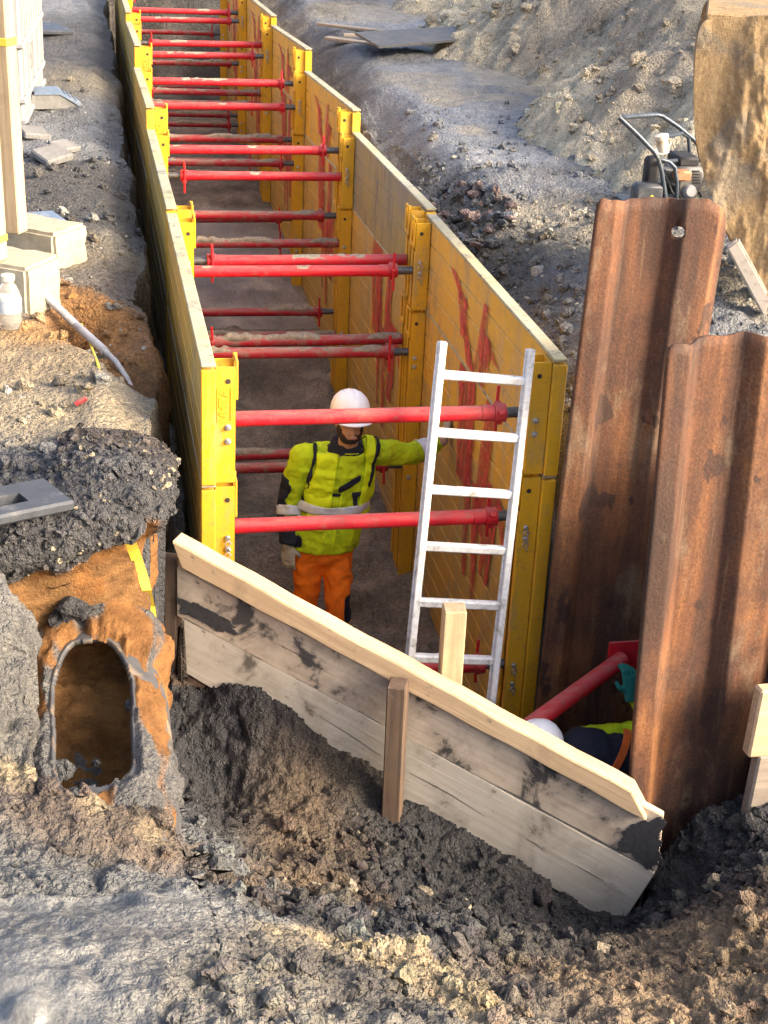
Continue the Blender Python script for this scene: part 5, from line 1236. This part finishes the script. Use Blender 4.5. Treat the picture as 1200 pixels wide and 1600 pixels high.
# body under the clothes: one continuous mesh
b = MB(); torso(b, .84)
limb(b, [shL, elL, wrL, wrL+(paL-wrL)*.4], [.055, .043, .034, .03]); limb(b, [shR, elR, wrR, wrR+np.array([0, 0, -.03])], [.055, .043, .034, .03])
limb(b, [hpR, kR, aR, aR+np.array([0, 0, -.06])], [.085, .058, .042, .04]); limb(b, [hpL, kL, aL, aL+np.array([0, 0, -.06])], [.085, .058, .042, .04])
limb(b, [neck+np.array([0, .015, -.06]), HC_+np.array([0, .02, -.07])], [.062, .058])
ellip(b, HC_+np.array([0, .012, .015]), (.076, .098, .112)); ellip(b, HC_+np.array([.0, -.03, -.055]), (.058, .058, .058)); 
fdir = np.array([.10, -1, -.12]); fdir /= np.linalg.norm(fdir)
b.add(*(lambda n0: ([n0+np.array([0, 0, .03]), n0+np.array([-.018, .0, -.022]), n0+np.array([.018, 0, -.022]), n0+fdir*.030+np.array([0, 0, -.016]), n0-fdir*.03], [(0, 1, 3), (0, 3, 2), (1, 2, 3), (0, 4, 1), (0, 2, 4), (1, 4, 2)]))(HC_+fdir*.078+np.array([0, 0, -.012])))
ellip(b, HC_+fdir*.088+np.array([0, 0, -.055]), (.024, .012, .009))
for s in (-1, 1): ellip(b, HC_+np.array([s*.078, .02, -.005]), (.010, .022, .032))
me = fuse(b, 'body', .008, 2); link('body', me, w1, Mt['skin'])
for s in (-1, 1):
    b = MB(); ellip(b, HC_+fdir*.072+np.array([s*.03, .0, .018]), (.013, .012, .009)); b.build('eye', Mt['helmet'], w1, True)
    b = MB(); ellip(b, HC_+fdir*.082+np.array([s*.03, .0, .018]), (.006, .005, .006)); b.build('iris', Mt['black'], w1, True)
    b = MB().tube([HC_+fdir*.082+np.array([s*.048, .01, .036]), HC_+fdir*.090+np.array([s*.03, 0, .041]), HC_+fdir*.088+np.array([s*.012, 0, .036])], .005, 7); b.build('eyebrow', Mt['beard'], w1, True)
b = MB(); ellip(b, HC_+np.array([.0, -.022, -.072]), (.068, .062, .052)); ellip(b, HC_+fdir*.083+np.array([.0, .0, -.040]), (.030, .014, .007))
for s in (-1, 1): ellip(b, HC_+np.array([s*.062, -.008, -.035]), (.018, .034, .042))
mb_ = fuse(b, 'beard', .008, 2, .004, 30, 7)
bb = MB(); link('beard', mb_, w1, Mt['beard'])
b = MB(); ellip(b, HC_+fdir*.094+np.array([0, 0, -.056]), (.021, .010, .0065)); b.build('lips', m_simple('lips', (.34, .14, .11), .5, 0, .1), w1, True)
helmet(w1, HC_+np.array([0, .012, .062]), rotm('Z', .10) @ rotm('X', -.02))
# jacket
b = MB(); torso(b, 1.0)
limb(b, [shL+np.array([-.05, 0, -.01]), shL, elL, wrL], [.085, .082, .066, .052]); limb(b, [shR+np.array([.05, 0, -.01]), shR, elR, wrR], [.085, .083, .068, .053])
jk = fuse(b, 'jacket', .0085, 6, .0085, 7.5, 21)
jacket = link('jacket', jk, w1, Mt['hivis'])
# hood / collar
b = MB(); c0 = neck+np.array([0, .015, -.01])
loft(b, [(c0+np.array([0, .01, -.05]), Xh*.150, Yh*.125), (c0+np.array([0, .005, .0]), Xh*.118, Yh*.115), (c0+np.array([0, .01, .045]), Xh*.092, Yh*.098), (c0+np.array([0, .012, .06]), Xh*.080, Yh*.086)])
link('hood', fuse(b, 'hood', .009, 3, .006, 12, 31), w1, Mt['navy'])
cen = lambda z: hem[0] + (chest[0]-hem[0])*np.clip((z-hem[2])/(chest[2]-hem[2]), 0, 1.6)
torso_only = lambda C: np.abs(C[:, 0]-cen(C[:, 2])) < .215
arml = lambda C: C[:, 0] > shL[0]+.02
zt_ = chest[2]
vest_pred = lambda C, N: torso_only(C) & (C[:, 2] < shL[2]+.09) & (C[:, 2] > hem[2]+.15) & (((C[:, 0]-cen(C[:, 2])) < -.045) | ((C[:, 0]-cen(C[:, 2])) > .125) | (N[:, 1] > .2)) & ((C[:, 0]-cen(C[:, 2])) > -.178+.02*np.sin(C[:, 2]*20)) & ~((C[:, 0] > shL[0]-.0) & (C[:, 2] > chest[2]-.12))
vest = patch(jk, 'vest', vest_pred, .010, Mt['vest'], w1, .004)
zb = hem[2]+.285
patch(jk, 'reflective_band', lambda C, N: torso_only(C) & (np.abs(C[:, 2]-zb-.15*(C[:, 0]-hem[0])*0) < .026), .012, Mt['reflect'], w1, .004)
patch(jk, 'reflective_band', lambda C, N: torso_only(C) & (np.abs(C[:, 2]-hem[2]-.215) < .016) & (np.abs(C[:, 0]-hem[0]) > .08), .012, Mt['reflect'], w1, .004)
def along(C, a, b_): d = b_-a; L2 = d@d; return ((C-a)@d)/L2, np.linalg.norm((C-a)-np.outer(np.clip(((C-a)@d)/L2, 0, 1), d), axis=1)
patch(jk, 'sleeve_band', lambda C, N: (lambda t: (t[0] > .30) & (t[0] < .62) & (t[1] < .10))(along(C, elL, wrL)), .005, Mt['reflect'], w1, .003)
patch(jk, 'sleeve_band', lambda C, N: (lambda t: (t[0] > .05) & (t[0] < .30) & (t[1] < .10) & (C[:, 0] < elR[0]+.075))(along(C, elR, wrR)), .005, Mt['reflect'], w1, .003)
patch(jk, 'cuff_panel', lambda C, N: (lambda t: (t[0] > .32) & (t[0] < 1.1) & (t[1] < .10) & (C[:, 0] < elR[0]+.075))(along(C, elR, wrR)) & ~((C[:, 0] > elR[0]+.02) & (C[:, 2] > wrR[2]+.06)), .004, Mt['navy'], w1, .003)
patch(jk, 'elbow_panel', lambda C, N: (lambda t: (t[0] > .45) & (t[0] < 1.25) & (t[1] < .11))(along(C, shR, elR)) & (N[:, 0] < -.55), .003, Mt['navy'], w1, .003)
patch(jk, 'shoulder_strip', lambda C, N: (np.abs(C[:, 0]-shL[0]-.002-.25*(C[:, 2]-shL[2])) < .010) & (C[:, 2] > chest[2]-.03), .014, Mt['navy'], w1, .003)
patch(jk, 'vest_edge', lambda C, N: (np.abs(C[:, 0]-cen(C[:, 2])+.184) < .009) & (C[:, 2] > chest[2]-.06) & (N[:, 1] < .3), .010, Mt['navy'], w1, .004)
patch(jk, 'chest_flap', lambda C, N: (N[:, 1] < -.1) & (np.abs((C[:, 2]-chest[2]-.02)-.55*(C[:, 0]-chest[0]-.06)) < .022) & (C[:, 0]-chest[0] > -.02) & (C[:, 0]-chest[0] < .115), .006, Mt['navy'], w1, .004)
patch(jk, 'pocket_flap', lambda C, N: (N[:, 1] < -.1) & (np.abs(C[:, 2]-chest[2]+.06) < .012) & (np.abs(C[:, 0]-chest[0]+.035) < .035), .006, Mt['navy'], w1, .003)
patch(jk, 'pocket_trim', lambda C, N: (N[:, 1] < -.1) & ((np.abs(C[:, 0]-chest[0]-.085) < .012) & (C[:, 2] < chest[2]-.05) & (C[:, 2] > chest[2]-.17) | (np.abs(C[:, 2]-chest[2]+.055) < .012) & (np.abs(C[:, 0]-chest[0]-.10) < .04)), .006, Mt['navy'], w1, .003)
patch(jk, 'zip', lambda C, N: (N[:, 1] < -.1) & (np.abs(C[:, 0]-cen(C[:, 2])-.012) < .006) & (C[:, 2] < chest[2]+.02) & (C[:, 2] > hem[2]+.01), .004, Mt['vest'], w1, .003)
# trousers and boots
b = MB(); loft(b, [(hem+np.array([0, 0, .06]), Xh*.17, Yh*.125), (hem+np.array([0, 0, -.02]), Xh*.178, Yh*.13), (hem+np.array([0, 0, -.09]), Xh*.17, Yh*.12)])
limb(b, [hpR, (hpR+kR)/2, kR, aR+np.array([0, .0, .03])], [.092, .086, .072, .064]); limb(b, [hpL, (hpL+kL)/2, kL, aL+np.array([0, 0, .03])], [.092, .086, .072, .064])
tr = fuse(b, 'trousers', .012, 3, .009, 8, 41); link('trousers', tr, w1, Mt['orange'])
patch(tr, 'knee_panel', lambda C, N: (np.abs(C[:, 0]-kL[0]-.06) < .03) & (np.abs(C[:, 2]-kL[2]+.0) < .09), .003, Mt['navy'], w1, .002)
for a in (aR, aL):
    b = MB(); loft(b, [(a+np.array([0, .02, .10]), Xh*.055, Yh*.06), (a+np.array([0, .02, 0]), Xh*.05, Yh*.06), (a+np.array([0, -.02, -.05]), Xh*.05, Yh*.11), (a+np.array([0, -.05, -.095]), Xh*.052, Yh*.145)])
    link('boot', fuse(b, 'boot', .012, 2), w1, Mt['black'])
# gloves
b = MB(); hand(b, wrR+np.array([0, 0, -.012]), (.02, -.05, -1), (.55, .9, 0), (.3, -1, 0), .28, 1.12); limb(b, [wrR+np.array([0, 0, .02]), wrR+np.array([0, 0, -.03])], [.038, .034])
link('glove', fuse(b, 'glove', .0055, 1), w1, Mt['glove'])
b = MB(); hand(b, wrL+(paL-wrL)*.15, np.array([.30, .30, .85]), (1, .05, -.2), (0, -1, 0), .06, 1.08); limb(b, [wrL-(paL-wrL)*.15, wrL+(paL-wrL)*.3], [.038, .034])
link('glove', fuse(b, 'glove', .0055, 1), w1, Mt['glove'])

# ---- the worker bending down behind the timber wall
H2 = atY(846, 1152, -.83); S2 = atY(905, 1150, -.78); R2 = atY(985, 1200, -.72); G2 = atY(988, 1072, -.55)
P2 = np.array([R2[0]+.02, R2[1], -2.5]); rl = lambda q: np.array(q)-P2
w2 = empty('person', P2, label='worker bending down behind the timber wall in white helmet and dark hooded top', cat='person')
pel = np.array([.12, .05, .62]); shc = rl(S2)+np.array([0, 0, -.135]); hd2 = rl(H2)+np.array([-.02, 0, -.10]); axis = (pel-shc)/np.linalg.norm(pel-shc)
up2 = np.cross(axis, Yh); up2 /= np.linalg.norm(up2)
def bent(b, g): loft(b, [(pel+axis*.05, Yh*.17*g, up2*.14*g), (pel, Yh*.185*g, up2*.15*g), (shc*.5+pel*.5, Yh*.19*g, up2*.15*g), (shc, Yh*.20*g, up2*.14*g), (shc-axis*.08, Yh*.12*g, up2*.11*g), (shc-axis*.13, Yh*.07*g, up2*.07*g)])
gl = rl(G2); el2 = np.array([gl[0]+.16, gl[1]-.06, shc[2]+.02]); sA = shc+np.array([.06, .17, -.02]); sB = shc+np.array([.06, -.17, -.03])
k2 = [np.array([-.18, .16, .42]), np.array([-.16, -.12, .40])]; a2 = [np.array([.06, .17, .08]), np.array([.08, -.13, .08])]
b = MB(); bent(b, .85); ellip(b, hd2+np.array([0, 0, 0]), (.095, .078, .105)); limb(b, [shc-axis*.05, hd2], [.06, .06])
limb(b, [sA, el2, gl+np.array([.03, 0, -.05])], [.055, .043, .033]); elB = sB+np.array([-.02, -.05, -.26]); wrB = elB+np.array([-.2, .02, -.12]); limb(b, [sB, elB, wrB], [.055, .043, .033])
for k_, a_ in zip(k2, a2): limb(b, [pel, k_, a_], [.085, .058, .042])
link('body', fuse(b, 'body', .011, 2), w2, Mt['skin'])
b = MB(); bent(b, 1.0); ja = fuse(b, 'hooded_top', .013, 3, .009, 8, 61); link('hooded_top', ja, w2, Mt['navy'])
b = MB(); limb(b, [sA, el2, gl+np.array([.035, 0, -.06])], [.078, .062, .048]); link('sleeve', fuse(b, 'sleeve', .012, 3, .008, 9, 63), w2, Mt['hivis'])
b = MB(); limb(b, [sB, elB, wrB], [.078, .062, .048]); link('sleeve', fuse(b, 'sleeve', .012, 3, .008, 9, 64), w2, Mt['hivis'])
b = MB()
for k_, a_ in zip(k2, a2): limb(b, [pel+np.array([0, .08*np.sign(k_[1]), 0]), k_, a_+np.array([0, 0, .04])], [.11, .085, .07])
link('trousers', fuse(b, 'trousers', .013, 3, .009, 8, 65), w2, Mt['orange'])
for a_ in a2:
    b = MB(); loft(b, [(a_+np.array([.02, 0, .08]), Xh*.06, Yh*.055), (a_, Xh*.06, Yh*.05), (a_+np.array([-.03, 0, -.05]), Xh*.12, Yh*.05), (a_+np.array([-.05, 0, -.08]), Xh*.14, Yh*.05)]); link('boot', fuse(b, 'boot', .013, 2), w2, Mt['black'])
# orange strap over the back
tt = np.linspace(-1.25, 1.25, 30); mid = shc*.55+pel*.45; V = []
for t in tt:
    for s in (-.022, .022):
        for r_ in (.168, .176): V.append(mid+axis*(s+.10*t) - up2*0 + Yh*(.205*math.sin(t))*r_/.168 + (-up2 if up2[2] < 0 else up2)*(r_*math.cos(t)))
F = []
for i in range(29): F += [(4*i, 4*i+4, 4*i+6, 4*i+2), (4*i+1, 4*i+3, 4*i+7, 4*i+5), (4*i, 4*i+1, 4*i+5, 4*i+4), (4*i+2, 4*i+6, 4*i+7, 4*i+3)]
b = MB(); b.add(V, F); b.build('harness_strap', m_cloth('orange_strap', (.80, .16, .03), None), w2, True)
helmet(w2, hd2+np.array([-.0, 0, .04]), rotm('Y', -.45) @ rotm('Z', -1.2))
b = MB(); hand(b, gl+np.array([0, .0, -.06]), (-.05, .35, 1), (-.4, 1, 0), (-1, 0, 0), .5, 1.1); link('glove', fuse(b, 'glove', .0055, 1), w2, Mt['green_glove'])
b = MB(); hand(b, wrB, (-.6, 0, -.6), (0, 1, 0), (0, -1, 0), .5, 1.05); link('glove', fuse(b, 'glove', .0055, 1), w2, Mt['green_glove'])
